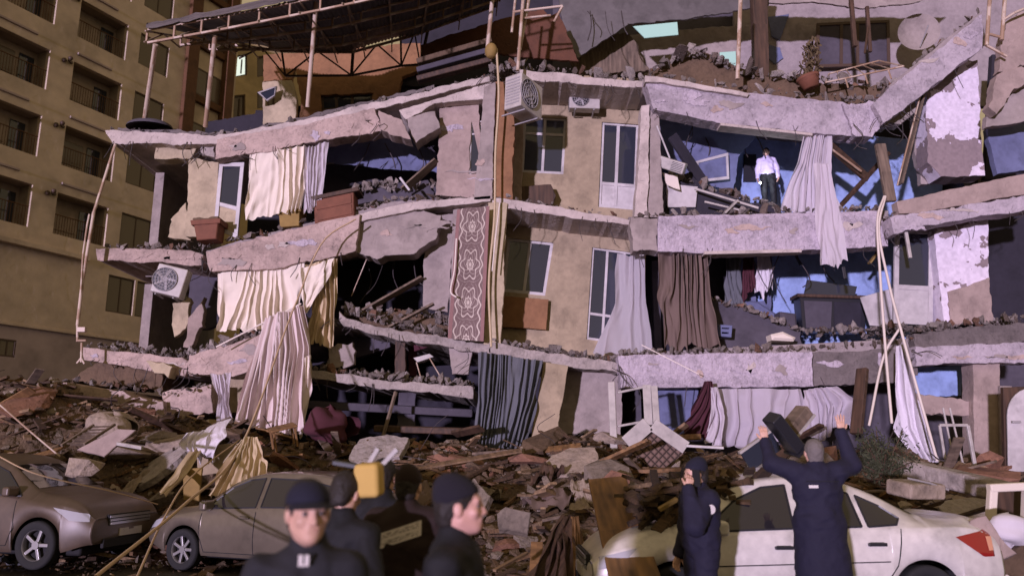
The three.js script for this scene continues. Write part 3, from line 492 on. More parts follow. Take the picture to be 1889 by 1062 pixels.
piece('light_well', [1168, 48, 1250, 40, 1252, 64, 1190, 70], 21.2, 0.05, new THREE.MeshStandardMaterial({ name: 'pale_green_glass', color: new THREE.Color().setRGB(0.42, 0.72, 0.58), roughness: 0.3, side: 2 }), { jag: 0, label: 'pale green roof light' });
piece('light_well', [1328, 96, 1358, 94, 1360, 136, 1334, 134], 21.4, 0.05, new THREE.MeshStandardMaterial({ name: 'pale_green_glass', color: new THREE.Color().setRGB(0.42, 0.72, 0.58), roughness: 0.3, side: 2 }), { jag: 0 });
// ---- ground floor
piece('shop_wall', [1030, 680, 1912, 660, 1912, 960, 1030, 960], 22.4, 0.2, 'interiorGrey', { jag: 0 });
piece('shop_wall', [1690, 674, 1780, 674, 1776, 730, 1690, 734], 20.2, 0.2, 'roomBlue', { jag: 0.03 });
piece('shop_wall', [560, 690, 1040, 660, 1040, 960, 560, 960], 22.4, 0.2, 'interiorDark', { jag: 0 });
piece('leaning_panel', [1004, 668, 1050, 674, 1022, 826, 974, 832], 18.6, 0.12, 'plasterWarm', { jag: 0.02 });
piece('shop_wall', [1038, 680, 1146, 690, 1146, 800, 1024, 800], 19.6, 0.2, 'plasterGrey', { jag: 0.03 });
piece('shop_wall', [1206, 715, 1290, 716, 1284, 800, 1206, 796], 19.4, 0.12, 'roomBlueDark', { jag: 0.02 });
piece('pillar', [1796, 672, 1846, 670, 1850, 890, 1800, 880], 18.7, 0.5, 'plasterPink', { jag: 0.02 });
piece('pillar', [1846, 712, 1868, 712, 1862, 888, 1850, 886], 18.6, 0.2, 'plasterGrey', { jag: 0.01 });
piece('lintel', [1692, 728, 1800, 742, 1800, 768, 1700, 764], 18.9, 0.3, 'plasterPink', { jag: 0.04 });
// floorboards of rebar hanging out of broken ends
{
  reseed(77); const bars = [];
  for (const [x, y, n, D] of [[375, 275, 6, 19], [372, 478, 6, 18.9], [345, 675, 6, 18.9], [1625, 215, 9, 18.5], [1645, 420, 8, 18.4], [905, 145, 6, 18.9], [700, 220, 5, 18.7], [1140, 680, 5, 18.5], [560, 690, 5, 18.8], [628, 590, 5, 18.9], [1690, 655, 5, 18.5]])
    for (let i = 0; i < n; i++) { const a = at(x + rr(-6, 6), y + rr(-10, 10), D + rr(0, 0.3)), b = a.clone().add(V(rr(-0.35, 0.35), rr(-0.4, 0.1), rr(-0.1, 0.3))), c = b.clone().add(V(rr(-0.25, 0.25), rr(-0.3, 0.02), rr(0, 0.2))); bars.push(cord([a, b, c], 0.009, 8)); }
  part(B, 'reinforcing_bars', bars, 'cableDark').userData.kind = 'stuff';
}

piece('ruin_wall', [740, 20, 1046, -40, 1046, 150, 740, 160], 23.7, 0.2, 'interiorDark', { jag: 0.03 });  // added dark backing, closes the bright sky gap between the boards
{ // plaster that still sticks to the concrete, and bare places
  reseed(313);
  const on = [[430, 262, 690, 226, 18.83, 7], [420, 480, 640, 430, 18.78, 8], [670, 425, 800, 415, 18.98, 4], [1215, 180, 1560, 215, 18.58, 9], [1230, 430, 1620, 424, 18.58, 9], [1160, 682, 1480, 680, 18.53, 8], [1510, 680, 1690, 670, 18.78, 4], [1700, 655, 1890, 650, 18.43, 4], [190, 470, 340, 474, 18.98, 4], [165, 652, 330, 674, 18.98, 4], [360, 675, 480, 645, 18.83, 4], [1660, 140, 1800, 50, 18.28, 5], [1665, 412, 1880, 372, 18.03, 5], [820, 230, 860, 340, 19.33, 3], [880, 220, 890, 340, 18.88, 3]];
  for (const [x0, y0, x1, y1, D, n] of on) for (let i = 0; i < n * 0.6; i++) { const t = rnd(), x = lerp(x0, x1, t), y = lerp(y0, y1, t) + rr(-12, 12), w = rr(8, 44), h = rr(3, 13), P = []; for (let k = 0; k < 9; k++) { const a = k / 9 * 6.283 + rr(-0.25, 0.25), r = rr(0.35, 1); P.push(x + Math.cos(a) * w * r, y + Math.sin(a) * h * r); } piece('plaster_patch', P, D + 0.004, 0.010, pick(['spatter', 'slabWhite', 'concreteL', 'plasterGrey']), { jag: 0.06, step: 0.05, bevel: 0.003 }); }
  const w = []; const E = [[205, 264, 395, 266, 19], [400, 290, 690, 245, 18.8], [390, 498, 640, 468, 18.8], [160, 664, 340, 692, 18.9], [570, 700, 870, 730, 18.8], [632, 602, 900, 652, 18.8], [1207, 203, 1580, 250, 18.6], [1170, 464, 1630, 456, 18.6], [1150, 714, 1690, 692, 18.6], [1630, 226, 1800, 90, 18.4], [1650, 428, 1880, 388, 18.1], [960, 148, 1180, 164, 19], [910, 380, 1170, 416, 19]];
  for (const [x0, y0, x1, y1, D] of E) for (let i = 0; i < 6; i++) { const t = rnd(), a = at(lerp(x0, x1, t), lerp(y0, y1, t) - 4, D - 0.02), L = rr(0.15, 0.7), b = a.clone().add(V(rr(-0.1, 0.1), -L * 0.5, rr(0, 0.1))), c = a.clone().add(V(rr(-0.25, 0.25), -L, rr(-0.05, 0.1))); w.push(cord([a, b, c], rr(0.005, 0.011), 10)); }
  part(B, 'loose_wires', w, 'cableDark').userData.kind = 'stuff';
}
// ================================================================ the steel canopy on the roof
{
  const c = thing('roof_canopy', 'sagging steel roof canopy of corrugated sheet on thin posts', 'canopy');
  const Fr = pairs([268, 50, 420, 22, 590, -12, 780, -52, 940, -92]), Bk = pairs([436, 80, 530, 92, 650, 94, 760, 64, 915, 8]);
  const al = (E, t) => { const k = Math.min(E.length - 2, Math.floor(t * (E.length - 1))), s = t * (E.length - 1) - k; return [lerp(E[k][0], E[k + 1][0], s), lerp(E[k][1], E[k + 1][1], s)]; };
  const pt = (u, v, dy = 0) => { const a = al(Fr, u), b = al(Bk, u), A = at(...a, 17.4), C = at(...b, 22); return A.lerp(C, v).add(V(0, dy, 0)); };
  part(c, 'roof_sheet', grid(220, 14, (u, v) => { const q = pt(u, v); q.y += 0.03 * Math.sin(u * 6.283 * 70) + 0.10 * noise(u * 9, v * 3, 4); q.u = u * 6; q.v = v * 2.4; return q; }), 'roofSheet');
  part(c, 'flashing', grid(60, 2, (u, v) => { const q = pt(u, 0.01, 0.10 - v * 0.16 + 0.04 * noise(u * 40, v)); q.z += 0.05; return q; }), 'concreteDark');
  const us = k => Array.from({ length: k + 1 }, (_, i) => i / k);
  for (const [v, drop, m] of [[0.02, 0.42, 'steelPale'], [0.34, 0.34, 'steelPale'], [0.66, 0.34, 'steelPale'], [0.98, 0.08, 'steelPale']]) {
    const g = [], pts = us(12);
    for (let i = 0; i < 12; i++) { g.push(bar(pt(pts[i], v, -0.06), pt(pts[i + 1], v, -0.06), 0.055), bar(pt(pts[i], v, -drop), pt(pts[i + 1], v, -drop), 0.06)); if (drop > 0.2) g.push(bar(pt(pts[i], v, -0.08), pt(pts[i], v, -drop), 0.05)); }
    part(c, 'truss', g, m);
  }
  for (const u of us(9)) { const g = []; for (let k = 0; k < 6; k++) { const a = k / 6, b = (k + 1) / 6; g.push(bar(pt(u, a, -0.1), pt(u, b, -0.1), 0.045), bar(pt(u, a, k % 2 ? -0.1 : -0.4), pt(u, b, k % 2 ? -0.4 : -0.1), 0.035)); } part(c, 'cross_truss', g, 'metal'); }
  // hanging rear truss
  const lo = pairs([440, 108, 526, 140, 648, 139, 740, 121, 775, 119]), hi = [[445, 80], [519, 93], [651, 95], [739, 68], [790, 52]], g = [];
  for (let i = 0; i < 4; i++) { const a = at(...lo[i], 22), b = at(...lo[i + 1], 22), A = at(...hi[i], 22), Bq = at(...hi[i + 1], 22), m = A.clone().lerp(Bq, 0.5); if (i) g.push(bar(a, b, 0.06)); g.push(bar(a, m, 0.045), bar(m, b, 0.045), bar(b, Bq, i % 2 ? 0.09 : 0.06)); }
  part(c, 'rear_truss', g, 'frameBrown');
  for (const [x0, y0, x1, y1, D0, D1] of [[286, 82, 266, 220, 17.5, 18.9], [396, 66, 378, 234, 17.7, 19.0], [584, -8, 567, 197, 17.8, 19.1], [910, -20, 898, 102, 19, 19.2], [978, -20, 958, 92, 18.8, 18.8]]) part(c, 'post', rod(at(x0, y0, D0), at(x1, y1, D1), 0.06), 'steelPale');
}
{
  const f = thing('bent_pipe_frame', 'bent pipe frame sticking up above the balcony corner', 'pipe frame');
  part(f, 'upright', [rod(at(952, -15, 18.7), at(944, 60, 18.7), 0.035), rod(at(966, -15, 18.6), at(955, 130, 18.6), 0.045)], 'steelPale');
  part(f, 'rail', [rod(at(946, 22, 18.7), at(1038, 11, 18.5), 0.035), rod(at(1038, 11, 18.5), at(1022, 40, 18.6), 0.035), rod(at(962, 34, 18.7), at(1016, 28, 18.7), 0.03)], 'steelPale');
  single('steel_pole', rod(at(1368, -40, 18.4), at(1361, 146, 18.4), 0.055), 'steelPale', 'pale steel pole rising from the middle of the right roof beam', 'pole');
  const e = thing('pipe_railing', 'bent pale pipe railing hanging at the upper right corner', 'railing');
  part(e, 'upright', [rod(at(1828, -20, 17.8), at(1821, 84, 17.8), 0.05), rod(at(1856, -20, 17.8), at(1849, 74, 17.8), 0.05)], 'steelPale');
  part(e, 'rail', [rod(at(1821, 84, 17.8), at(1858, 104, 17.8), 0.035), rod(at(1823, 62, 17.8), at(1852, 70, 17.8), 0.035), rod(at(1850, 38, 17.8), at(1872, 24, 17.7), 0.035), rod(at(1872, 24, 17.7), at(1900, 12, 17.7), 0.035)], 'steelPale');
  const d = thing('drain_pipe', 'long bent drainpipe dangling from the left end of the roof slab', 'pipe');
  part(d, 'pipe', [rod(at(212, 266, 18.6), at(172, 392, 18.5), 0.035), rod(at(172, 392, 18.5), at(151, 520, 18.5), 0.04), rod(at(151, 520, 18.5), at(142, 600, 18.4), 0.04), rod(at(142, 628, 18.4), at(158, 628, 18.4), 0.03), rod(at(142, 600, 18.4), at(142, 630, 18.4), 0.03)], 'steelPale');
  part(d, 'conduit', [rod(at(160, 414, 18.45), at(152, 470, 18.45), 0.022), rod(at(164, 395, 18.45), at(160, 414, 18.45), 0.022), rod(at(152, 470, 18.45), at(146, 580, 18.45), 0.022)], 'steelPale');
  for (const q of [rod(at(150, 632, 18.4), at(149, 668, 18.4), 0.03), rod(at(141, 670, 18.4), at(149, 660, 18.4), 0.025), rod(at(149, 660, 18.4), at(155, 671, 18.4), 0.025)]) part(d, 'bracket', q, 'steelPale'); part(d, 'clamp', box(0.2, 0.12, 0.1, ...at(150, 608, 18.35).toArray()), 'steelPale');
}
// ================================================================ curtains, carpets, cloth
const hang = (name, label, cat, g, m, grp) => single(name, g, m, label, cat, grp);
hang('curtain', 'cream pleated curtain under the second floor beam, hung beside a white door', 'curtain', cloth([460, 286, 456, 340, 450, 404], [566, 268, 562, 330, 556, 388], 18.9, 8, 0.06, { hem: 5 }), 'curtainCream');
hang('curtain', 'short pale lilac curtain strip at the right end of the cream pleated curtain', 'curtain', cloth([564, 269, 562, 320, 560, 386], [604, 262, 600, 320, 595, 374], 18.85, 4, 0.06, { hem: 9 }), 'tulle');
hang('curtain', 'wide striped cream curtain hanging below the first floor beam on the left', 'curtain', cloth([400, 506, 401, 560, 402, 612], [562, 484, 558, 540, 550, 602], 18.9, 11, 0.06, { hem: 4 }), 'curtainCream');
hang('curtain', 'ochre yellow gathered curtain at the right end of the wide striped one', 'curtain', cloth([562, 488, 578, 560, 562, 632], [622, 476, 620, 560, 614, 640], 18.8, 7, 0.07, { hem: 7 }), 'curtainYellow');
hang('cloth', 'cream triangular cloth folded over the top of the ochre yellow curtain', 'cloth', cloth([545, 494, 552, 530, 560, 576], [620, 476, 596, 526, 564, 580], 18.55, 2, 0.05, { hem: 2 }), 'curtainCream');
hang('curtain', 'long pinkish sheer curtain trailing down to the rubble on the left', 'curtain', cloth([492, 590, 470, 650, 450, 720, 434, 778], [556, 560, 574, 640, 570, 720, 562, 806], [18.3, 17.6], 11, 0.10, { hem: 10, swing: true }), 'curtainPink');
hang('cloth', 'narrow cream cloth strip dangling beside the long pinkish sheer curtain', 'cloth', cloth([556, 660, 560, 740, 548, 800], [576, 656, 570, 720, 556, 806], 18.0, 2, 0.05, { hem: 8 }), 'curtainCream');
hang('cloth', 'torn white cloth hanging from the lowest left beam', 'cloth', cloth([386, 690, 402, 736, 396, 782], [428, 686, 420, 744, 434, 792], 17.8, 3, 0.07, { hem: 14 }), 'tulle');
hang('cloth', 'pale lilac sheet bunched on the rubble between the two left cars', 'cloth', cloth([352, 800, 345, 822, 352, 848], [428, 772, 425, 806, 398, 846], [15.2, 14.6], 5, 0.12, { hem: 10, bulge: 0.35, swing: true }), 'clothWhite');
hang('cloth', 'long tan cloth strip trailing from the lilac sheet to the road', 'cloth', cloth([372, 806, 330, 862, 296, 912], [392, 812, 346, 870, 304, 918], [15.0, 12.8], 2, 0.05, { hem: 6, swing: true }), 'curtainYellow');
hang('blanket', 'ochre blanket draped over a board above the silver car', 'blanket', cloth([450, 808, 420, 850, 380, 922], [476, 806, 488, 846, 492, 872], [14.2, 13.4], 6, 0.09, { hem: 8, swing: true }), 'curtainYellow');
hang('curtain', 'grey pleated curtain hanging from the first floor slab to the rubble', 'curtain', cloth([882, 648, 880, 740, 872, 828], [998, 664, 990, 740, 966, 836], 18.45, 12, 0.08, { hem: 8 }), 'curtainGrey');
hang('curtain', 'white sheer curtain blown out of the first floor balcony door', 'curtain', cloth([1140, 468, 1132, 560, 1096, 652], [1187, 470, 1190, 560, 1206, 655], 19.5, 4, 0.05, { hem: 6 }), 'veil');
hang('curtain', 'dark brown curtain at the left of the open first floor room', 'curtain', cloth([1213, 466, 1216, 550, 1228, 648], [1300, 466, 1311, 560, 1328, 640], 18.85, 8, 0.10, { hem: 10 }), 'curtainBrown');
hang('curtain', 'white gathered curtain hanging inside the second floor opening', 'curtain', cloth([1484, 248, 1474, 300, 1454, 350, 1442, 388], [1532, 250, 1530, 300, 1546, 350, 1550, 402], 18.75, 7, 0.09, { hem: 6 }), 'tulle');
hang('curtain', 'white sheer strip hanging over the second floor beam', 'curtain', cloth([1502, 300, 1504, 360, 1508, 430, 1518, 490], [1532, 300, 1546, 370, 1556, 430, 1563, 484], 18.3, 4, 0.06, { hem: 8 }), 'tulle');
hang('sheet', 'translucent plastic sheet hanging under the first floor beam on the right', 'plastic sheet', cloth([1300, 718, 1302, 770, 1312, 822], [1480, 716, 1488, 770, 1492, 812], 18.3, 5, 0.06, { hem: 16, seed: 3, bulge: 0.15 }), 'tulleLow');
hang('sheet', 'crumpled sheer sheet spread out behind the raised dark box', 'plastic sheet', cloth([1480, 718, 1478, 760, 1486, 806], [1540, 711, 1576, 742, 1566, 800], 18.1, 4, 0.10, { hem: 18, seed: 8, bulge: 0.2 }), 'tulleLow');
hang('cloth', 'tall white cloth stretched to a triangle at the right of the ropes', 'cloth', cloth([1656, 640, 1652, 720, 1654, 790, 1692, 850], [1664, 636, 1690, 720, 1714, 790, 1738, 854], 17.6, 3, 0.09, { hem: 3 }), 'clothWhite');
hang('cloth', 'dark red cloth hanging beside a white frame under the beam', 'cloth', cloth([1298, 704, 1280, 750, 1258, 796], [1314, 704, 1318, 750, 1300, 816], 17.9, 3, 0.07, { hem: 6 }), 'clothMaroon');
hang('cloth', 'white sheer cloth hanging at the right of the dark red cloth', 'cloth', cloth([1312, 712, 1312, 760, 1300, 815], [1322, 712, 1338, 770, 1332, 824], 17.8, 3, 0.07, { hem: 6 }), 'tulle');
{ // patterned carpet
  const n = 512, d = dataTex(256, (u, v) => {
    const x = Math.abs(u - 0.5) * 2, y = ((v * 3.5) % 1) - 0.5, r = Math.hypot(x * 0.75, y), a = Math.atan2(y, x * 0.75), N = 0.9 + 0.2 * (tf(u, v, 60, 2, 9) - 0.5);
    const bd = x > 0.80 ? 1 : 0;
    const l = Math.abs(r - 0.13 - 0.02 * Math.cos(a * 8)) < 0.022 || Math.abs(r - 0.36 - 0.07 * Math.cos(a * 6)) < 0.02 || Math.abs(x - 0.66 - 0.07 * Math.sin(v * 62)) < 0.035 || r < 0.05 || Math.abs(Math.sin(a * 5 + r * 26)) * r < 0.035;
    const c = bd ? [0.30, 0.17, 0.16] : l ? [0.62, 0.54, 0.46] : [0.20, 0.14, 0.13]; return c.map(q => q * N);
  }, 1024); d.wrapS = d.wrapT = THREE.ClampToEdgeWrapping; void n;
  const m = new THREE.MeshStandardMaterial({ name: 'carpet', map: d, roughness: 1, side: THREE.DoubleSide, bumpMap: TX.weave, bumpScale: 0.003 });
  const g = grid(14, 30, (u, v) => { const q = at(lerp(lerp(843, 903, u), lerp(826, 892, u), v), lerp(lerp(386, 379, u), lerp(624, 630, u), v), 18.65); q.z += 0.03 * Math.sin(u * 5 + v * 3) + 0.02 * noise(u * 4, v * 8); q.u = u; q.v = v; return q; });
  hang('carpet', 'dark carpet with pale ornament hanging between two pillars', 'carpet', g, m);
}
// ================================================================ air conditioners
function airUnit(label, px, py, D, w, h, yaw, roll) {
  const t = thing('air_conditioner', label, 'air conditioner', 'outdoor air conditioner units'), M = new THREE.Matrix4().makeRotationFromEuler(new THREE.Euler(0, yaw, roll)).setPosition(at(px, py, D)), d = 0.34 * h / 0.6;
  const X = g => g.applyMatrix4(M), fx = -w * 0.14, r = h * 0.40;
  part(t, 'casing', X(box(w, h, d, 0, 0, 0, 0.03)), 'plasticWhite');
  part(t, 'fan_recess', X(boxUV(new THREE.CylinderGeometry(r, r, 0.02, 28).rotateX(Math.PI / 2).translate(fx, 0, d / 2 + 0.004))), 'plasticDark');
  const gr = []; for (let k = 1; k <= 4; k++) gr.push(new THREE.TorusGeometry(r * k / 4, 0.008 * h / 0.6, 5, 28).translate(fx, 0, d / 2 + 0.025)); for (let k = 0; k < 8; k++) gr.push(new THREE.BoxGeometry(r * 2, 0.008, 0.01).rotateZ(k * Math.PI / 8).translate(fx, 0, d / 2 + 0.022));
  part(t, 'grille', X(merge(gr)), 'frameGrey');
  const bl = []; for (let k = 0; k < 5; k++) bl.push(new THREE.BoxGeometry(r * 0.9, r * 0.34, 0.006).translate(r * 0.45, 0, 0).rotateX(0.3).rotateZ(k * 1.2566).translate(fx, 0, d / 2 + 0.014));
  part(t, 'fan', X(merge(bl)), 'frameGrey');
  const lv = []; for (let k = 0; k < 9; k++) lv.push(new THREE.BoxGeometry(0.012, h * 0.045, d * 0.8).translate(-w / 2 - 0.004, -h * 0.36 + k * h * 0.09, 0)); part(t, 'louvre', X(merge(lv)), 'frameGrey');
  for (const k of [-0.3, 0.3]) part(t, 'bracket', X(box(0.04, 0.04, d + 0.2, w * k, -h / 2 - 0.03, -0.1)), 'frameGrey');
}
airUnit('large outdoor air conditioner at the top of the balcony corner, turned sideways', 966, 182, 18.4, 0.95, 0.92, 0.95, -0.06);
airUnit('small outdoor air conditioner on the upper balcony back wall', 1078, 186, 20.0, 0.85, 0.58, 0, -0.03);
airUnit('tilted outdoor air conditioner dangling under the left slab end', 316, 520, 18.6, 0.72, 0.72, 0.12, -0.22);
{
  const t = thing('indoor_air_conditioner', 'white indoor air conditioner hanging loose beside the pale pillar', 'air conditioner'), M = new THREE.Matrix4().makeRotationFromEuler(new THREE.Euler(0.3, -0.5, -0.32)).setPosition(at(1238, 304, 18.9));
  part(t, 'casing', box(0.8, 0.3, 0.24, 0, 0, 0, 0.04).applyMatrix4(M), 'plasticWhite');
  const g = []; for (let k = 0; k < 6; k++) g.push(box(0.3, 0.012, 0.02, 0.2, -0.1 + k * 0.04, 0.125, 0)); part(t, 'louvre', merge(g).applyMatrix4(M), 'plasticDark');
}
// ================================================================ furniture and fittings in the open rooms
const slabThing = (name, label, cat, px, D, T, m, o = {}, grp) => single(name, solid(px, D, T, { jag: 0, bevel: 0.012, ...o }), m, label, cat, grp);
{
  const t = thing('cabinet', 'reddish brown cabinet standing at the slab edge beside the cream curtain', 'cabinet');
  part(t, 'body', solid([578, 366, 652, 352, 653, 398, 580, 412], 18.9, 0.6, { bevel: 0.02 }), 'terracotta');
  part(t, 'drawer', solid([583, 370, 647, 358, 648, 374, 584, 387], 18.88, 0.02, { bevel: 0.004 }), 'terracotta');
  part(t, 'drawer', solid([584, 390, 648, 377, 649, 394, 585, 407], 18.88, 0.02, { bevel: 0.004 }), 'terracotta');
  part(t, 'top', solid([572, 362, 660, 344, 662, 351, 576, 369], 18.85, 0.66, { bevel: 0.01 }), 'woodDark');
}
{ const t = thing('storage_box', 'ochre yellow box on the slab under the cream curtain', 'box'); part(t, 'body', solid([514, 396, 552, 389, 551, 416, 516, 419], 18.95, 0.5, { bevel: 0.01 }), 'ochre'); part(t, 'lid', solid([511, 390, 555, 383, 554, 389, 512, 396], 18.92, 0.55, { bevel: 0.008 }), 'ochre'); }
{ const t = thing('planter', 'brown planter box on the slab end in front of the cream wall', 'planter'); part(t, 'body', solid([356, 412, 402, 408, 398, 440, 362, 443], 18.7, 0.5, { bevel: 0.02 }), 'terracotta'); part(t, 'rim', solid([350, 406, 406, 402, 405, 411, 352, 415], 18.67, 0.56, { bevel: 0.01 }), 'terracotta'); part(t, 'soil', solid([354, 402, 402, 398, 402, 404, 354, 408], 18.75, 0.45, { jag: 0.03 }), 'chunkBrown'); }
{
  const t = thing('wall_unit', 'dark wall unit with a flat screen at the back of the first floor room', 'cabinet');
  part(t, 'body', solid([1476, 545, 1600, 550, 1596, 612, 1482, 610], 20.4, 0.5), 'plasticDark');
  part(t, 'shelf', solid([1472, 541, 1604, 545, 1604, 551, 1472, 547], 20.3, 0.6), 'woodDark');
  part(t, 'door', solid([1484, 554, 1536, 556, 1534, 606, 1488, 605], 20.37, 0.03), 'interiorGrey');
  part(t, 'door', solid([1540, 556, 1592, 558, 1588, 608, 1540, 606], 20.37, 0.03), 'interiorDark');
  part(t, 'screen', solid([1490, 516, 1582, 528, 1578, 546, 1484, 542], 20.3, 0.06), 'glassDark');
}
{
  const t = thing('armchair', 'grey armchair buried in debris in the first floor room', 'armchair');
  part(t, 'seat', solid([1364, 590, 1462, 596, 1470, 628, 1360, 622], 20.0, 0.8, { jag: 0.02, bevel: 0.05 }), 'interiorGrey');
  part(t, 'backrest', solid([1348, 552, 1400, 556, 1440, 584, 1452, 600, 1380, 606], 20.4, 0.3, { jag: 0.02, bevel: 0.05 }), 'roomBlueDark');
  part(t, 'armrest', solid([1440, 574, 1470, 578, 1474, 624, 1444, 620], 19.9, 0.7, { bevel: 0.05 }), 'interiorGrey');
}
slabThing('cushion', 'pale tan cushion lying at the edge of the first floor room', 'cushion', [1424, 616, 1446, 611, 1470, 622, 1466, 629, 1426, 627], 18.9, 0.5, 'curtainCream', { bevel: 0.06 });
slabThing('crate', 'small dark blue crate beside the dark brown curtain', 'crate', [1326, 598, 1352, 600, 1350, 622, 1328, 620], 19.2, 0.3, 'roomBlueDark', { holes: [[1331, 603, 1347, 604, 1346, 608, 1331, 607], [1331, 611, 1346, 612, 1345, 617, 1331, 616]] });
slabThing('door_leaf', 'pale lilac door leaf leaning left of the ropes on the first floor', 'door', [1588, 548, 1652, 530, 1656, 604, 1606, 600], 19.6, 0.05, 'frameWhite');
slabThing('board', 'white board leaning behind the pale pillar on the second floor', 'board', [1230, 338, 1288, 344, 1284, 382, 1232, 382], 19.4, 0.06, 'frameWhite');
slabThing('wall_hanging', 'cream cloth panel sagging from the loose indoor air conditioner', 'cloth', [1222, 318, 1250, 322, 1256, 350, 1232, 342], 19.2, 0.04, 'curtainCream', { jag: 0.02 });
slabThing('television', 'black television on the blue wall behind the man in the white sweater', 'television', [1373, 284, 1396, 284, 1396, 335, 1372, 335], 21.24, 0.06, 'plasticDark');
{ const t = thing('picture_frame', 'tilted pale frame lying against the blue wall of the second floor', 'frame'), o = [1284, 297, 1344, 281, 1346, 330, 1288, 336]; glazed(t, 'frame', o, 20.2, { w: 0.07, glass: 'roomBlueDark' }); }
{ const t = thing('stretcher_frame', 'pale ladder-like metal frame lying on the debris of the second floor', 'metal frame'); part(t, 'rail', [bar(at(1282, 348, 19.2), at(1400, 384, 19.0), 0.06), bar(at(1300, 372, 19.0), at(1384, 392, 18.9), 0.05)], 'plasticWhite'); part(t, 'cross_bar', [bar(at(1360, 370, 18.9), at(1336, 394, 18.8), 0.16, 0.05)], 'plasticWhite'); }
{ const t = thing('chair', 'small pale chair on the middle left slab between the posts', 'chair'); part(t, 'seat', solid([762, 660, 792, 652, 800, 658, 770, 668], 19.2, 0.4), 'plasticWhite'); for (const [a, b] of [[[768, 668], [776, 696]], [[792, 660], [812, 694]]]) part(t, 'leg', rod(at(...a, 19.2), at(...b, 19.1), 0.015), 'steelPale'); part(t, 'backrest', solid([762, 628, 790, 622, 790, 640, 764, 648], 19.5, 0.04), 'clothMaroon'); }
{ // roof flat
  const t = thing('satellite_dish', 'large round pale dish leaning on the rear wall of the roof', 'satellite dish');
  const c = at(1692, 62, 22.0), R = 0.68 * 0.98, q = new THREE.LatheGeometry(Array.from({ length: 9 }, (_, i) => new THREE.Vector2(R * i / 8, 0.14 * (i / 8) ** 2)), 32).rotateX(Math.PI / 2 + 0.1).scale(1.05, 0.85, 1).rotateZ(0.35).translate(c.x, c.y, c.z); part(t, 'dish', boxUV(q), 'plasterGrey'); part(t, 'arm', rod(c.clone().add(V(0, -0.5, 0.1)), c.clone().add(V(0.1, 0, 0.5)), 0.02), 'frameGrey');
  const pl = thing('potted_plant', 'bushy plant in a red pot among the roof debris', 'potted plant'), pc = at(1494, 152, 19.1);
  part(pl, 'pot', boxUV(new THREE.LatheGeometry([[0.02, -0.16], [0.2, -0.16], [0.28, 0.1], [0.3, 0.1], [0.3, 0.17], [0.25, 0.17], [0.24, 0.1], [0, 0.1]].map(a => new THREE.Vector2(...a)), 20).rotateZ(0.25).translate(pc.x, pc.y, pc.z)), 'terracotta');
  reseed(5); const lv = [], st = []; for (let i = 0; i < 260; i++) { const a = rr(0, 6.28), r = rr(0, 0.33), h = rr(0.1, 1.15), w = 1 - h * 0.35; lv.push(new THREE.PlaneGeometry(0.05, 0.14).rotateX(rr(-1, 1)).rotateY(rr(0, 6.28)).rotateZ(rr(-1, 1)).translate(pc.x + Math.cos(a) * r * w + h * 0.12, pc.y + h, pc.z + Math.sin(a) * r)); } for (let i = 0; i < 8; i++) st.push(rod(pc.clone(), pc.clone().add(V(rr(-0.2, 0.3), rr(0.5, 1), rr(-0.2, 0.2))), 0.012, 5));
  part(pl, 'leaves', lv, new THREE.MeshStandardMaterial({ name: 'leafRoof', color: new THREE.Color().setRGB(0.12, 0.085, 0.04), side: 2, roughness: 0.9 })); part(pl, 'stem', st, 'stem');
  const rk = thing('metal_rack', 'flattened metal rack lying on the roof debris beside the red pot', 'rack'), g = [];
  const A = at(1524, 152, 19.0), C = at(1668, 122, 19.0), A2 = at(1530, 136, 20.2), C2 = at(1622, 112, 20.2); g.push(bar(A, C, 0.04), bar(A2, C2, 0.04), bar(A, A2, 0.04), bar(C, C2, 0.04)); for (let k = 1; k < 6; k++) g.push(bar(A.clone().lerp(C, k / 6), A2.clone().lerp(C2, k / 6), 0.02)); for (const k of [0.25, 0.5, 0.8]) g.push(bar(A.clone().lerp(C, k), A.clone().lerp(C, k).add(V(0.03, -0.3, 0.05)), 0.035)); part(rk, 'frame', g, 'steelPale');
  single('water_tank', boxUV(new THREE.SphereGeometry(0.5, 20, 10, 0, 6.283, 0, 1.57).scale(1.2, 0.42, 0.9).translate(...at(275, 236, 19.2).toArray())), 'interiorGrey', 'dark grey mound-shaped cover on the left end of the roof slab', 'cover');
  single('timber', [bar(at(1604, 40, 20.5), at(1596, 98, 20.3), 0.05), bar(at(1570, -10, 20.6), at(1578, 86, 20.4), 0.12), bar(at(1600, 12, 20.5), at(1606, 96, 20.5), 0.1)], 'woodDark', 'dark timber uprights in front of the roof window', 'timber');
  single('lamp_globe', boxUV(new THREE.SphereGeometry(0.17, 14, 10).scale(1, 1.3, 1).translate(...at(906, 94, 18.7).toArray())), 'ochre', 'yellowish sack tied at the pole above the orange pillar', 'sack');
}
// ================================================================ planks, beams and boards sticking out
const plank = (label, x0, y0, D0, x1, y1, D1, w, h, m, cat = 'plank', name = 'plank', grp) => single(name, bar(at(x0, y0, D0), at(x1, y1, D1), w, h, 0.1), m, label, cat, grp);
plank('upright splintered wooden post in the second floor opening, right of the curtain', 1624, 266, 18.5, 1644, 372, 18.4, 0.26, 0.14, 'woodGrey', 'post', 'post');
plank('dark timber leaning diagonally beside the gathered white curtain', 1510, 250, 18.9, 1602, 330, 19.4, 0.12, 0.22, 'woodDark');
plank('pale aluminium strip leaning diagonally beside the gathered white curtain', 1498, 248, 18.8, 1590, 316, 19.1, 0.04, 0.05, 'steelPale', 'strip', 'strip');
plank('brown timber crossing behind the upright splintered post', 1540, 392, 18.9, 1640, 282, 19.8, 0.12, 0.1, 'woodDark');
plank('long grey plank leaning against the flaking pillar', 1704, 172, 18.7, 1662, 340, 18.5, 0.2, 0.05, 'woodGrey');
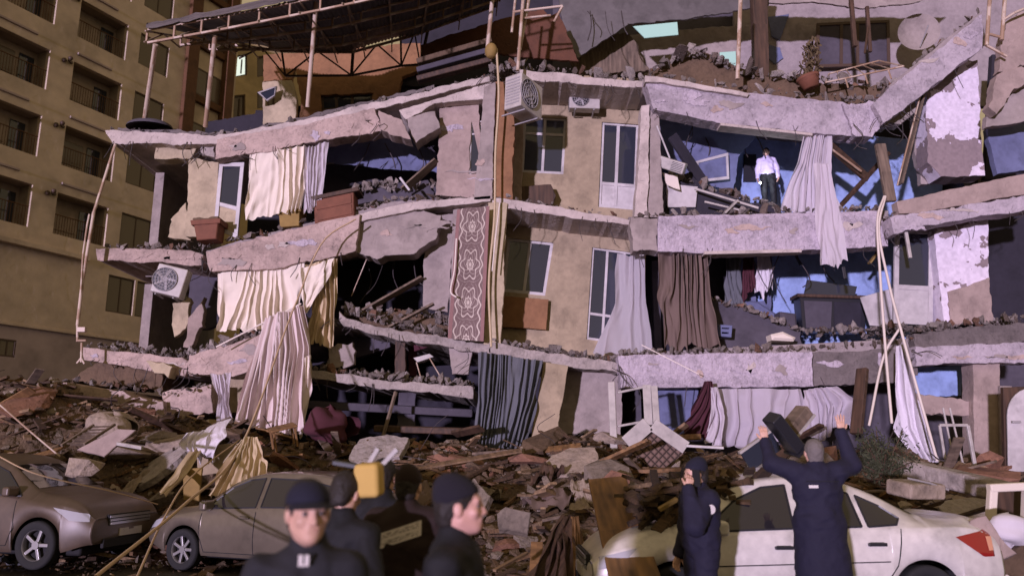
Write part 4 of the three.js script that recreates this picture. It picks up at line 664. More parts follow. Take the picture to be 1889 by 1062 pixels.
plank('thin pale rail leaning against the flaking pillar', 1698, 178, 18.55, 1656, 342, 18.35, 0.035, 0.035, 'steelPale', 'rail', 'rail');
plank('dark plank lying at the foot of the second floor room', 1240, 250, 19.2, 1300, 340, 19.6, 0.1, 0.3, 'interiorDark');
plank('thin white strip leaning on the pale pillar beside the open room', 1212, 232, 18.8, 1236, 292, 18.8, 0.04, 0.04, 'frameWhite', 'strip', 'strip');
plank('grey board slanting across the dark left room of the second floor', 806, 296, 19.3, 744, 350, 19.6, 0.3, 0.05, 'woodGrey', 'board', 'board');
plank('broken white plaster splinter standing in the dark left room', 738, 328, 19.0, 756, 352, 19.0, 0.12, 0.06, 'frameWhite', 'splinter', 'splinter');
plank('grey board slanting across the first floor room beside the carpet', 780, 512, 19.4, 660, 580, 19.6, 0.3, 0.06, 'woodGrey', 'board', 'board');
plank('second grey board, lower, in the first floor room beside the carpet', 800, 560, 19.0, 716, 604, 19.1, 0.14, 0.06, 'woodGrey', 'board', 'board');
plank('thin rod standing in the dark first floor room', 676, 478, 19.4, 648, 546, 19.4, 0.02, 0.02, 'steelPale', 'rod', 'rod');
plank('thin pale post standing on the rubble under the middle left slab', 730, 722, 18.6, 706, 806, 18.3, 0.07, 0.07, 'woodGrey', 'post', 'post');
plank('horizontal beam in the dark under the middle left slab', 570, 746, 19.4, 872, 762, 19.6, 0.25, 0.2, 'interiorGrey', 'beam', 'beam');
plank('lower horizontal beam in the dark beside the grey curtain', 690, 790, 18.6, 876, 796, 18.6, 0.2, 0.16, 'woodDark', 'beam', 'beam');
plank('white post standing upright left of the lattice box', 1128, 705, 17.4, 1134, 852, 17.0, 0.16, 0.12, 'plasticWhite', 'post', 'post');
plank('dark brown timber standing upright left of the ropes', 1592, 680, 17.4, 1580, 800, 17.0, 0.26, 0.12, 'woodDark');
plank('thin pale rod from the slab edge across the first floor beam', 1184, 636, 18.4, 1290, 690, 18.0, 0.02, 0.02, 'rope', 'rod', 'rod');
plank('dark slat hanging from the ceiling of the blue first floor room', 1466, 464, 20, 1478, 490, 20, 0.12, 0.04, 'plasticDark', 'slat', 'slat');
plank('ochre slat hanging right of the sheer strip in the first floor room', 1604, 486, 19.4, 1624, 460, 19.4, 0.14, 0.05, 'ochre', 'slat', 'slat');
plank('pale stick hanging from the broken beam above the white door', 1672, 428, 18.2, 1680, 476, 18.2, 0.08, 0.08, 'plasticWhite', 'stick', 'stick');
plank('dark stick dangling below the sheer strip on the right', 1556, 492, 18.5, 1560, 514, 18.5, 0.08, 0.05, 'plasticDark', 'stick', 'stick');
plank('white skirting strip along the left first floor slab', 555, 560, 18.6, 398, 640, 18.4, 0.03, 0.03, 'rope', 'strip', 'strip');
for (const [i, L] of ['lowest', 'middle', 'uppermost'].entries()) plank(`${L} of three dark boards stacked on the roof left of the pole`, 770, 148 - i * 16, 20.4 + i * 0.2, 908, 112 - i * 18, 20.2 + i * 0.2, 0.35, 0.16, ['woodDark', 'interiorGrey', 'chunkBrown'][i], 'board', 'board');
// ================================================================ ropes and cables
const rope = (label, px, r, m = 'rope', cat = 'rope') => single('rope', cord(px.map(a => at(...a)), r, 60), m, label, cat);
rope('left of the two white ropes hanging from the splintered post', [[1632, 362, 18.2], [1620, 400, 17.8], [1624, 500, 17.3], [1634, 640, 16.8], [1646, 780, 16.2]], 0.03);
rope('right of the two white ropes hanging from the splintered post', [[1634, 362, 18.2], [1622, 420, 17.8], [1640, 520, 17.3], [1666, 620, 16.8], [1730, 850, 16.4]], 0.03);
rope('short white rope slanting left from where the two ropes cross', [[1660, 606, 17.0], [1634, 650, 16.9], [1604, 784, 16.2]], 0.028);
rope('pale rope from the road over the silver car up to the balcony', [[175, 1064, 8.6], [340, 930, 11.5], [440, 830, 14], [545, 560, 17.6], [600, 440, 18.2], [656, 404, 18.4]], 0.022, 'ropeTan');
rope('second thinner rope from the road beside the first, ending in the rubble', [[252, 1064, 9], [300, 960, 11], [352, 880, 13], [440, 812, 15]], 0.014, 'ropeTan');
rope('thin cable sagging over the bonnet of the silver car on the left', [[-10, 838, 9.2], [60, 872, 9.2], [200, 905, 10], [290, 930, 11.5]], 0.008, 'ropeTan', 'cable');
rope('taut cable at the left picture edge above the first car', [[-20, 730, 14], [60, 800, 14], [110, 842, 14]], 0.016, 'steelPale', 'cable');
rope('yellowish cable running down the orange stained pillar', [[916, 90, 18.7], [920, 180, 18.6], [914, 280, 18.6], [912, 400, 18.6], [902, 520, 18.6], [906, 640, 18.6]], 0.03, 'curtainYellow', 'cable');
rope('thin cable beside the yellowish one at the carpet', [[922, 374, 18.5], [914, 440, 18.5], [908, 500, 18.5]], 0.018, 'rope', 'cable');
rope('white conduit hanging at the left edge of the carpet', [[842, 440, 18.5], [838, 500, 18.5], [832, 540, 18.5], [842, 548, 18.45]], 0.022, 'rope', 'conduit');
// ================================================================ ground and rubble
{
  const g = new THREE.PlaneGeometry(700, 700, 1, 1).rotateX(-Math.PI / 2); const m = new THREE.Mesh(boxUV(g, 0.4), MM.asphalt); m.name = 'ground'; m.receiveShadow = true; m.userData = { kind: 'structure', label: 'dirty asphalt ground strewn with dust' }; scene.add(m);
}
const TOP = [[-160, 715], [0, 712], [100, 706], [200, 742], [300, 772], [420, 790], [560, 822], [700, 815], [850, 822], [950, 832], [1050, 808], [1130, 806], [1250, 838], [1400, 842], [1560, 838], [1640, 838], [1720, 862], [1889, 886], [2100, 890]].map(([x, y]) => { const q = at(x, y, 17.6); return [q.x, q.y]; });
const crest = X => { for (let i = 0; i < TOP.length - 1; i++) if (X < TOP[i + 1][0]) return lerp(TOP[i][1], TOP[i + 1][1], sm(clamp((X - TOP[i][0]) / (TOP[i + 1][0] - TOP[i][0])))); return TOP[TOP.length - 1][1]; };
const toe = X => X < -3.5 ? 13.2 : X < -1.5 ? lerp(13.2, 10.4, (X + 3.5) / 2) : X < 1.6 ? 10.4 : X < 3 ? lerp(10.4, 11.4, (X - 1.6) / 1.4) : 11.4;
const heapH = (X, D) => { const t = clamp((D - toe(X)) / (17.6 - toe(X))); return crest(X) * (0.35 * t + 0.65 * sm(t)) * (D > 17.6 ? Math.max(0.35, 1 - (D - 17.6) * 0.12) : 1) + (t > 0 ? Math.min(1, t * 5) * (0.22 * fbm(X * 0.9, D * 0.9, 2) + 0.12 * fbm(X * 3, D * 3, 5)) : 0) - 0.03; };
{
  const g = grid(300, 130, (u, v) => { const X = lerp(-15.5, 15.5, u), D = lerp(10, 22.2, v); const q = V(X, heapH(X, D), -D); q.u = X * 0.5; q.v = D * 0.5; return q; });
  single('rubble_heap', g, 'rubbleBed', 'long brown heap of dust and fine rubble along the foot of the building', 'rubble', null, 'stuff');
}
function instanced(name, label, geo, m, n, put, col) {
  const o = new THREE.InstancedMesh(geo, typeof m === 'string' ? MM[m] : m, n), M = new THREE.Matrix4(), q = new THREE.Quaternion(), c = new THREE.Color();
  for (let i = 0; i < n; i++) { const p = put(i); q.setFromEuler(p.e || new THREE.Euler(rr(0, 6.28), rr(0, 6.28), rr(0, 6.28))); M.compose(p.p, q, p.s); o.setMatrixAt(i, M); const k = col(); o.setColorAt(i, c.setRGB(...k)); }
  o.name = numbered(name); o.castShadow = o.receiveShadow = true; tag(o, label, 'rubble', null, 'stuff'); scene.add(o); return o;
}
const matR = mat('lumpR', [1, 1, 1], { map: 'mottle', bump: 'spall', bs: 0.03, rep: 2 }), matS = mat('splinterR', [1, 1, 1], { map: 'wood', rep: 2 });
const tone = () => { const k = rr(0.6, 1.25), t = rnd(); return (t < 0.45 ? [0.25, 0.17, 0.10] : t < 0.70 ? [0.29, 0.23, 0.17] : t < 0.88 ? [0.13, 0.08, 0.05] : t < 0.94 ? [0.28, 0.13, 0.07] : [0.5, 0.41, 0.32]).map(v => v * k); };  // browns kept dark: foreground shade is part of these tones
const woodTone = () => { const k = rr(0.6, 1.3), t = rnd(); return (t < 0.5 ? [0.23, 0.145, 0.075] : t < 0.85 ? [0.12, 0.075, 0.045] : [0.44, 0.32, 0.20]).map(v => v * k); };
reseed(101);
const heapSpot = (d0 = 0, d1 = 1) => { const X = rr(-14.5, 14.5), D = lerp(toe(X) - 0.2, 19.6, rr(d0, d1)); return V(X, Math.max(0, heapH(X, D)), -D); };
instanced('rubble', 'small broken lumps of masonry covering the rubble heap', lump(1, 0.75, 0.85, 14), matR, 14000, () => { const s = 0.03 + 0.17 * rnd() ** 3.5, p = heapSpot(); return { p, s: V(s * rr(0.7, 1.6), s * rr(0.6, 1.1), s * rr(0.8, 1.4)) }; }, tone);
instanced('rubble', 'broken clay and concrete pieces lying on the rubble heap', lump(1.3, 0.5, 0.8, 12), matR, 1800, () => { const s = 0.12 + 0.22 * rnd() ** 2, p = heapSpot(); p.y += s * 0.1; return { p, s: V(s * rr(0.7, 1.5), s * rr(0.7, 1.1), s), e: new THREE.Euler(rr(-0.6, 0.6), rr(0, 6.28), rr(-0.6, 0.6)) }; }, tone);
instanced('debris', 'wood splinters and slats lying all over the rubble heap', box(1, 0.05, 0.09, 0, 0, 0, 0), matS, 1700, () => { const p = heapSpot(); p.y += 0.06; const l = 0.25 + 1.0 * rnd() ** 2; return { p, s: V(l, rr(0.5, 1.2), rr(0.4, 1.6)), e: new THREE.Euler(0, rr(0, 6.28), rr(-0.45, 0.45)) }; }, woodTone);
instanced('debris', 'pebbles and crumbs scattered on the road', lump(1, 0.6, 0.8, 10), matR, 2600, () => { const D = rr(6.5, 14), X = rr(-0.75, 0.75) * D; const s = 0.02 + 0.09 * rnd() ** 4; return { p: V(X, s * 0.2, -D), s: V(s * rr(0.8, 2), s, s) }; }, tone);
instanced('debris', 'flat shards and scraps scattered on the road', box(1, 0.03, 0.35, 0, 0, 0, 0), matS, 420, () => { const D = rr(7, 14), X = rr(-0.75, 0.75) * D; const l = 0.1 + 0.4 * rnd() ** 2; return { p: V(X, 0.03, -D), s: V(l, rr(0.4, 1), l * rr(0.4, 1.2)), e: new THREE.Euler(rr(-0.1, 0.1), rr(0, 6.28), rr(-0.15, 0.15)) }; }, woodTone);
// crumbs of masonry along the broken slab edges
const edgeTone = () => { const k = rr(0.6, 1.2), t = rnd(); return (t < 0.6 ? [0.34, 0.285, 0.25] : t < 0.8 ? [0.46, 0.40, 0.36] : t < 0.92 ? [0.20, 0.15, 0.12] : [0.30, 0.16, 0.10]).map(v => v * k); };
const strewn = (label, px, D, deep, n, s0 = 0.13, m = matR, t = edgeTone) => instanced('rubble', label, lump(1.2, 0.7, 0.9, 12), m, n * 3, () => {
  const k = Math.floor(rnd() * (px.length / 2 - 1)) * 2, a = rnd(), q = at(lerp(px[k], px[k + 2], a), lerp(px[k + 1], px[k + 3], a), D); const d = deep * rnd() ** 1.6, s = s0 * (0.08 + 1.15 * rnd() ** 8); q.z -= d - 0.05; q.y += s * 0.25 + 0.42 * s0 * rnd() * (1 + d); return { p: q, s: V(s * rr(0.7, 1.8), s * rr(0.6, 1.1), s * rr(0.7, 1.4)) };
}, t);
strewn('broken masonry along the left roof edge', [200, 238, 395, 252, 560, 222, 693, 190, 905, 140], 19.2, 1.2, 260, 0.13);
strewn('broken masonry piled on the roof edge above the balconies', [905, 132, 962, 126, 1190, 146], 19.15, 1.6, 280, 0.24);
strewn('broken masonry along the right roof beam', [1190, 140, 1400, 168, 1556, 182, 1620, 186, 1700, 120, 1812, 24], 18.8, 2.0, 460, 0.2);
strewn('broken masonry on the left slab of the second floor', [185, 458, 345, 460, 500, 430, 640, 396, 720, 372, 905, 362], 19.05, 1.6, 420, 0.19);
strewn('broken masonry on the second floor balcony edge', [905, 364, 1000, 377, 1170, 405], 19.05, 1.2, 130, 0.12);
strewn('broken masonry on the second floor beam at the right', [1170, 400, 1480, 391, 1640, 386], 18.75, 3, 420, 0.17);
strewn('broken masonry on the left slab of the first floor', [155, 640, 335, 658, 490, 616, 560, 596], 19.0, 2.0, 420, 0.22);
strewn('broken masonry on the middle slab of the first floor', [628, 574, 780, 612, 905, 634], 19.0, 1.6, 300, 0.2);
strewn('broken masonry on the lower middle slab', [566, 682, 720, 702, 874, 714], 18.95, 1.6, 320, 0.2);
strewn('broken masonry on the first floor balcony', [905, 632, 1010, 650, 1142, 668], 19.0, 1.4, 300, 0.16);
strewn('broken masonry on the first floor beam at the right', [1142, 654, 1330, 650, 1500, 646, 1690, 630], 18.75, 2.5, 560, 0.17);
strewn('broken masonry heaped on the first floor slab at the far right', [1640, 606, 1690, 612, 1760, 604, 1905, 592], 18.8, 1.8, 420, 0.2);
strewn('broken masonry on the far right beam of the second floor', [1640, 396, 1740, 384, 1900, 352], 18.3, 1.2, 160, 0.14);
strewn('broken masonry on the half buried slabs at the left', [60, 732, 130, 704, 300, 730, 390, 710], 18.2, 1.2, 90, 0.15);
// ---- large pieces, each a thing of its own
reseed(404);
const lumps = Array.from({ length: 9 }, (_, i) => i % 3 ? lump(1.25, 0.6, 0.9, 18) : lump(1, 0.8, 0.9, 14));
const zoneOf = X => X < -7 ? 'behind the far left car' : X < -3 ? 'between the two left cars' : X < -0.6 ? 'under the middle left slabs' : X < 1.4 ? 'below the grey curtain' : X < 5 ? 'under the spatter-plastered beam' : 'below the flaking right pillars';
const kinds = [['chunkGrey', 'grey concrete'], ['chunkBrown', 'brown dusty'], ['chunkPale', 'pale plastered'], ['brick', 'reddish masonry']], wk = [['wood', 'light wooden'], ['woodDark', 'dark wooden'], ['woodGrey', 'weathered grey'], ['woodOrange', 'orange brown']];
const ORD = ['leftmost', 'second', 'third', 'fourth', 'fifth', 'sixth', 'seventh', 'eighth', 'ninth', 'tenth', 'eleventh', 'twelfth'];
function ranked(list, what, cat, plural) {   // in every zone the alike pieces are told apart by their order from the left
  const by = {}; for (const [o, k] of list) (by[k + '|' + zoneOf(o.position.x)] ??= []).push(o);
  for (const [key2, os] of Object.entries(by)) { const [k, z] = key2.split('|'); os.sort((a, b) => a.position.x / -a.position.z - b.position.x / -b.position.z); os.forEach((o, i) => tag(o, os.length === 1 ? `${k} ${what} on the rubble ${z}` : i ? `${ORD[i] || 'last'} ${k} ${what} from the left on the rubble ${z}` : `leftmost ${k} ${what} on the rubble ${z}`, cat, `${k} ${plural} ${z}`)); }
}
const big = [], brd = [];
for (let i = 0; i < 74; i++) {
  const X = rr(-12, 10.5), D = lerp(toe(X) + 0.2, 18.2, rnd()), k = pick(kinds), s = rr(0.3, 1.05), o = single('rubble_chunk', pick(lumps), k[0]);
  o.scale.set(s * rr(0.8, 1.5), s * rr(0.45, 0.9), s); o.position.set(X, heapH(X, D) + s * 0.1, -D); o.rotation.set(rr(-0.5, 0.5), rr(0, 6.28), rr(-0.5, 0.5)); placed.add(o); big.push([o, 'large ' + k[1]]);
}
for (let i = 0; i < 64; i++) {
  const X = rr(-11.5, 9.5), D = lerp(toe(X) + 0.1, 17.8, rnd()), k = pick(wk), l = rr(0.7, 2.2), o = single('broken_board', box(l, rr(0.03, 0.07), rr(0.08, 0.26), 0, 0, 0, 0.006), k[0]);
  o.position.set(X, heapH(X, D) + 0.1 + rr(0, 0.2), -D); o.rotation.set(rr(-0.7, 0.7), rr(0, 6.28), rr(-0.5, 0.5)); placed.add(o); brd.push([o, k[1]]);
}
ranked(big, 'chunk', 'rubble chunk', 'chunks'); ranked(brd, 'board', 'board', 'boards');
const M4 = (p, e, s = 1) => new THREE.Matrix4().compose(p, new THREE.Quaternion().setFromEuler(new THREE.Euler(...e)), V(s, s, s));
// pieces the photograph singles out
plank('wide ochre brown plank leaning on the rubble in the foreground, left of the white car', 1120, 884, 10.6, 1186, 1120, 7.5, 0.5, 0.06, 'woodOrange');
slabThing('slab_piece', 'square grey slab lying flat on the rubble right of the person with the knit cap', 'slab', [916, 948, 934, 934, 980, 946, 972, 984, 922, 976], 10.9, 0.12, 'chunkGrey', { jag: 0.02, lean: 0.6 });
{
  const t = thing('bed_base', 'quilted bed base in a white frame tipped on the rubble, under the beam', 'bed base'), A = [1158, 828], Bp = [1200, 786], C = [1266, 834], Dp = [1212, 874];
  part(t, 'mattress', solid([...A, ...Bp, ...C, ...Dp], 15.6, 0.14, { uv: 0.8 }), mat('quilted', [0.20, 0.13, 0.10], { map: 'quilt', bump: 'quilt', bs: 0.03, rep: 1 }));
  part(t, 'side_board', [bar(at(1156, 818, 15.5), at(1196, 782, 15.5), 0.06, 0.3), bar(at(1158, 828, 15.55), at(1160, 832, 15.55), 0.1)], 'plasticWhite'); part(t, 'end_board', bar(at(1204, 783, 15.5), at(1266, 826, 15.5), 0.06, 0.26), 'plasticWhite');
  const f = thing('door_frame', 'bare white door frame standing behind the tipped bed base', 'door frame'); part(f, 'upright', bar(at(1193, 710, 17.2), at(1197, 784, 17.0), 0.18, 0.06), 'plasticWhite'); part(f, 'upright', bar(at(1207, 712, 17.1), at(1212, 786, 16.9), 0.14, 0.06), 'plasticWhite'); part(f, 'rail', bar(at(1140, 724, 17.2), at(1192, 713, 17.2), 0.1, 0.05), 'plasticWhite'); part(f, 'rail', bar(at(1140, 786, 17.2), at(1194, 776, 17.2), 0.08, 0.05), 'plasticWhite');
}
single('tarpaulin', cloth([1042, 950, 1010, 1000, 960, 1080], [1056, 948, 1066, 1000, 1074, 1090], [10.6, 9.4], 5, 0.09, { hem: 6, swing: true }), 'woodDark', 'brown folded sheet hanging in pleats at the bottom centre beside the plank', 'sheet');
single('tarpaulin', cloth([1052, 954, 1056, 1010, 1062, 1090], [1068, 952, 1076, 1010, 1090, 1090], [10.4, 9.3], 2, 0.06, { hem: 6, swing: true }), 'woodOrange', 'orange edge sheet right of the brown folded sheet at the bottom', 'sheet');
plank('thin pale bar above the brown folded sheet, slanting', 1000, 960, 10.6, 1048, 950, 10.6, 0.04, 0.04, 'woodGrey', 'bar', 'bar');
plank('long pale stick on the rubble at the bottom, left of the brown folded sheet', 912, 1052, 9.8, 972, 1020, 10.4, 0.05, 0.03, 'wood', 'stick', 'stick');
plank('bright yellow stick in front of the man on the phone', 1216, 940, 8.4, 1250, 920, 8.4, 0.09, 0.04, 'ochre', 'stick', 'stick');
plank('white stick lying behind the wide ochre brown plank', 1168, 918, 10.2, 1204, 892, 10.4, 0.07, 0.04, 'plasticWhite', 'stick', 'stick');
plank('thin white strip lying on the rubble right of the bed base', 1266, 822, 15, 1336, 826, 14.8, 0.06, 0.05, 'plasticWhite', 'strip', 'strip');
plank('long pale rail slanting over the roof of the white car', 1310, 900, 9.6, 1420, 858, 9.8, 0.06, 0.05, 'plasticWhite', 'rail', 'rail');
plank('wide pale board lying on the roof of the white car by the raised arms', 1396, 866, 9.2, 1446, 848, 9.4, 0.3, 0.05, 'plasticWhite', 'board', 'board');
{ // things held up and thrown
  const t = thing('drawer_box', 'black drawer-like box in the air by the raised left hand', 'box'), M = M4(at(1446, 798, 8.9), [0.2, 0.3, -0.85]);
  part(t, 'body', box(0.5, 0.15, 0.22, 0, 0, 0, 0.02).applyMatrix4(M), 'plasticDark'); part(t, 'front', box(0.03, 0.19, 0.26, 0.26, 0, 0, 0.01).applyMatrix4(M), 'plasticDark'); part(t, 'handle', box(0.02, 0.03, 0.12, 0.285, 0, 0, 0.005).applyMatrix4(M), 'frameGrey');
  const k = thing('shelf_board', 'brown board with a white edge behind the lifted black box', 'board'), K = M4(at(1470, 774, 9.6), [0.1, 0.4, 0.72]); part(k, 'panel', box(0.36, 0.14, 0.2, 0, 0, 0, 0.01).applyMatrix4(K), 'woodGrey'); part(k, 'edge', box(0.38, 0.03, 0.22, 0, -0.085, 0, 0.005).applyMatrix4(K), 'plasticWhite');
  const g = thing('glass_panel', 'grey glass panel with a pale edge left of the raised hand', 'panel'), G = M4(at(1404, 832, 9.2), [0.1, 0.2, 0.55]); part(g, 'panel', box(0.46, 0.24, 0.03, 0, 0, 0, 0.004).applyMatrix4(G), 'glassDark'); part(g, 'edge', box(0.48, 0.03, 0.05, 0, 0.13, 0, 0.004).applyMatrix4(G), 'plasticWhite');
}
{ // right edge
  single('concrete_beam', bar(at(1650, 858, 13.4), at(1930, 926, 11.2), 0.34, 0.3), 'broken', 'long dusty concrete beam lying behind the boot of the white car', 'beam');
  const t = thing('cardboard_box', 'crushed pale box lying on the rear of the white car', 'box'), M = M4(at(1690, 902, 9.0), [0.15, 0.35, -0.08]); part(t, 'body', box(0.52, 0.17, 0.36, 0, 0, 0, 0.03).applyMatrix4(M), 'chunkPale'); part(t, 'flap', box(0.3, 0.02, 0.3, 0.14, 0.1, 0.02, 0.004).applyMatrix4(M4(V(0, 0, 0), [0, 0, -0.25])).applyMatrix4(M), 'frameGrey');
  const f = thing('furniture_frame', 'cream wooden furniture frame at the right picture edge', 'furniture frame'), p = (a, b) => at(a, b, 9.8); part(f, 'rail', bar(p(1824, 900), p(1910, 896), 0.12, 0.1), 'curtainCream'); part(f, 'leg', bar(p(1832, 900), p(1828, 962), 0.1, 0.1), 'curtainCream'); part(f, 'leg', bar(p(1896, 898), p(1894, 960), 0.1, 0.1), 'curtainCream'); part(f, 'back_panel', solid([1836, 906, 1892, 903, 1890, 955, 1834, 958], 10.3, 0.05), 'woodDark');
  single('plastic_bag', boxUV(grid(20, 14, (u, v) => { const a = u * 6.283, b = v * 3.1416, r = 0.2 * (1 + 0.35 * noise(u * 7, v * 5, 3)); const c = at(1866, 980, 9.0); return V(c.x + r * 1.4 * Math.cos(a) * Math.sin(b), c.y + r * 0.8 * Math.cos(b), c.z + r * Math.sin(a) * Math.sin(b)); })), 'clothWhite', 'crumpled white bag at the right edge below the cream frame', 'bag');
  single('wall_slab', solid([1786, 960, 1816, 948, 1872, 1014, 1830, 1042, 1800, 1030], 8.6, 0.12, { jag: 0.03, lean: 0.5 }), 'plasterPink', 'pink slab lying behind the tail of the white car', 'slab');
  single('wall_slab', solid([1800, 1040, 1912, 1010, 1912, 1070, 1800, 1070], 8.9, 0.3, { jag: 0.05 }), 'chunkBrown', 'brown rubble slab at the lower right corner', 'slab');
  const w = thing('window_grille', 'white window grille leaning in the dark opening at the right', 'grille'), q = (a, b) => at(a, b, 16.6); const A = q(1734, 784), Bq = q(1786, 784), C = q(1800, 862), E = q(1744, 846); part(w, 'frame', [bar(A, Bq, 0.06), bar(Bq, C, 0.07), bar(E, C, 0.06), bar(A, E, 0.05)], 'plasticWhite'); for (const k of [0.3, 0.6]) part(w, 'bar', bar(q(1728 + 26 * k * 1.6, 752), E.clone().lerp(C, k), 0.035), 'plasticWhite');
  const d = thing('arched_door', 'white door with an arched top at the right picture edge', 'door'); part(d, 'frame', solid([1852, 714, 1930, 712, 1930, 876, 1856, 876], 16.8, 0.12), 'woodDark'); const s = []; for (let k = 0; k <= 14; k++) { const a = Math.PI - k / 14 * Math.PI; s.push(1902 + 42 * Math.cos(a), 766 - 50 * Math.sin(a)); } part(d, 'leaf', solid([...s, 1944, 870, 1862, 870], 16.68, 0.05), 'frameWhite'); part(d, 'handle', bar(at(1868, 778, 16.6), at(1884, 778, 16.6), 0.05), 'frameGrey');
}
{ // shrub
  const t = thing('shrub', 'dark bushy conifer shrub lying at the rear window of the white car', 'shrub'), lv = [], st = []; reseed(66);
  const c = at(1626, 836, 11.5); const base = P0 => V(c.x + P0.x, c.y + P0.y, c.z + P0.z);
  for (let i = 0; i < 26; i++) { const d = V(rr(-1, 1), rr(-0.35, 1), rr(-1, 1)).normalize(), L = rr(0.25, 0.5), a = base(V(0, -0.3, 0)), b = base(d.clone().multiplyScalar(L).add(V(0, -0.05, 0))); st.push(rod(a, b, 0.008, 4)); for (let k = 0; k < 70; k++) { const f = rr(0.3, 1.1), p = a.clone().lerp(b, f).add(V(rr(-1, 1), rr(-1, 1), rr(-1, 1)).multiplyScalar(0.09)); const s = rr(0.03, 0.09); lv.push(new THREE.PlaneGeometry(0.018, s).rotateX(rr(-1.5, 1.5)).rotateY(rr(0, 6.28)).rotateZ(rr(-1.5, 1.5)).translate(p.x, p.y, p.z)); } }
  part(t, 'foliage', lv, 'leafDark'); part(t, 'stem', st, 'stem');
}
{ // left: things on the heap
  const l = thing('ladder', 'short broken ladder lying on the rubble behind the left silver car', 'ladder'), a = at(112, 822, 13.6), b = at(172, 784, 14.2), o = V(0.28, 0.02, -0.2); part(l, 'rail', bar(a, b, 0.05), 'woodGrey'); part(l, 'rail', bar(a.clone().add(o), b.clone().add(o), 0.05), 'woodGrey'); for (let k = 0; k < 6; k++) part(l, 'rung', bar(a.clone().lerp(b, 0.1 + k * 0.16), a.clone().lerp(b, 0.1 + k * 0.16).add(o), 0.03), 'woodGrey');
  single('wall_board', solid([140, 830, 216, 790, 250, 792, 190, 842], 13.2, 0.06, { lean: 0.3, jag: 0.01 }), 'plasterPink', 'flat pinkish board lying on the heap above the left silver car', 'board');
  single('wall_board', solid([360, 822, 452, 818, 456, 866, 366, 878], 14.8, 0.06, { jag: 0.01 }), 'plasterWarm', 'beige board standing under the lilac sheet between the left cars', 'board');
  single('wall_board', solid([336, 864, 372, 862, 366, 924, 338, 922], 14.0, 0.06, { jag: 0.01 }), 'ochre', 'ochre board below the beige board between the left cars', 'board');
  plank('bent white tube on the rubble above the left silver car', 216, 818, 13.2, 262, 826, 13.0, 0.06, 0.06, 'plasticWhite', 'tube', 'tube');
  single('sack', boxUV(grid(24, 14, (u, v) => { const a = u * 6.283, b = v * 3.1416, r = 0.32 * (1 + 0.3 * noise(u * 5, v * 4, 9)); const c = at(206, 786, 15); return V(c.x + r * 1.5 * Math.cos(a) * Math.sin(b), c.y + r * 0.8 * Math.cos(b), c.z + r * Math.sin(a) * Math.sin(b)); })), 'chunkPale', 'lumpy pale sack on the rubble heap at the far left', 'sack');
  single('small_table', [box(0.5, 0.04, 0.4, 0, 0.4, 0), bar(V(-0.2, 0, -0.15), V(-0.2, 0.4, -0.15), 0.04), bar(V(0.2, 0, -0.15), V(0.2, 0.4, -0.15), 0.04), bar(V(-0.2, 0, 0.15), V(-0.2, 0.4, 0.15), 0.04), bar(V(0.2, 0, 0.15), V(0.2, 0.4, 0.15), 0.04)].map(g => g.applyMatrix4(M4(at(526, 826, 15.2), [0.2, 0.5, 0.15]))), 'woodOrange', 'small wooden table frame on the rubble below the long pinkish curtain', 'table', null);
  single('clothes_bundle', boxUV(grid(26, 16, (u, v) => { const a = u * 6.283, b = v * 3.1416, r = 0.5 * (1 + 0.35 * noise(u * 6, v * 5, 2)); const c = at(606, 786, 17); return V(c.x + r * 1.1 * Math.cos(a) * Math.sin(b), c.y + r * 0.75 * Math.cos(b), c.z + r * Math.sin(a) * Math.sin(b)); })), 'clothMaroon', 'dark red bundle of clothes in the dark below the lower middle slab', 'clothes');
}

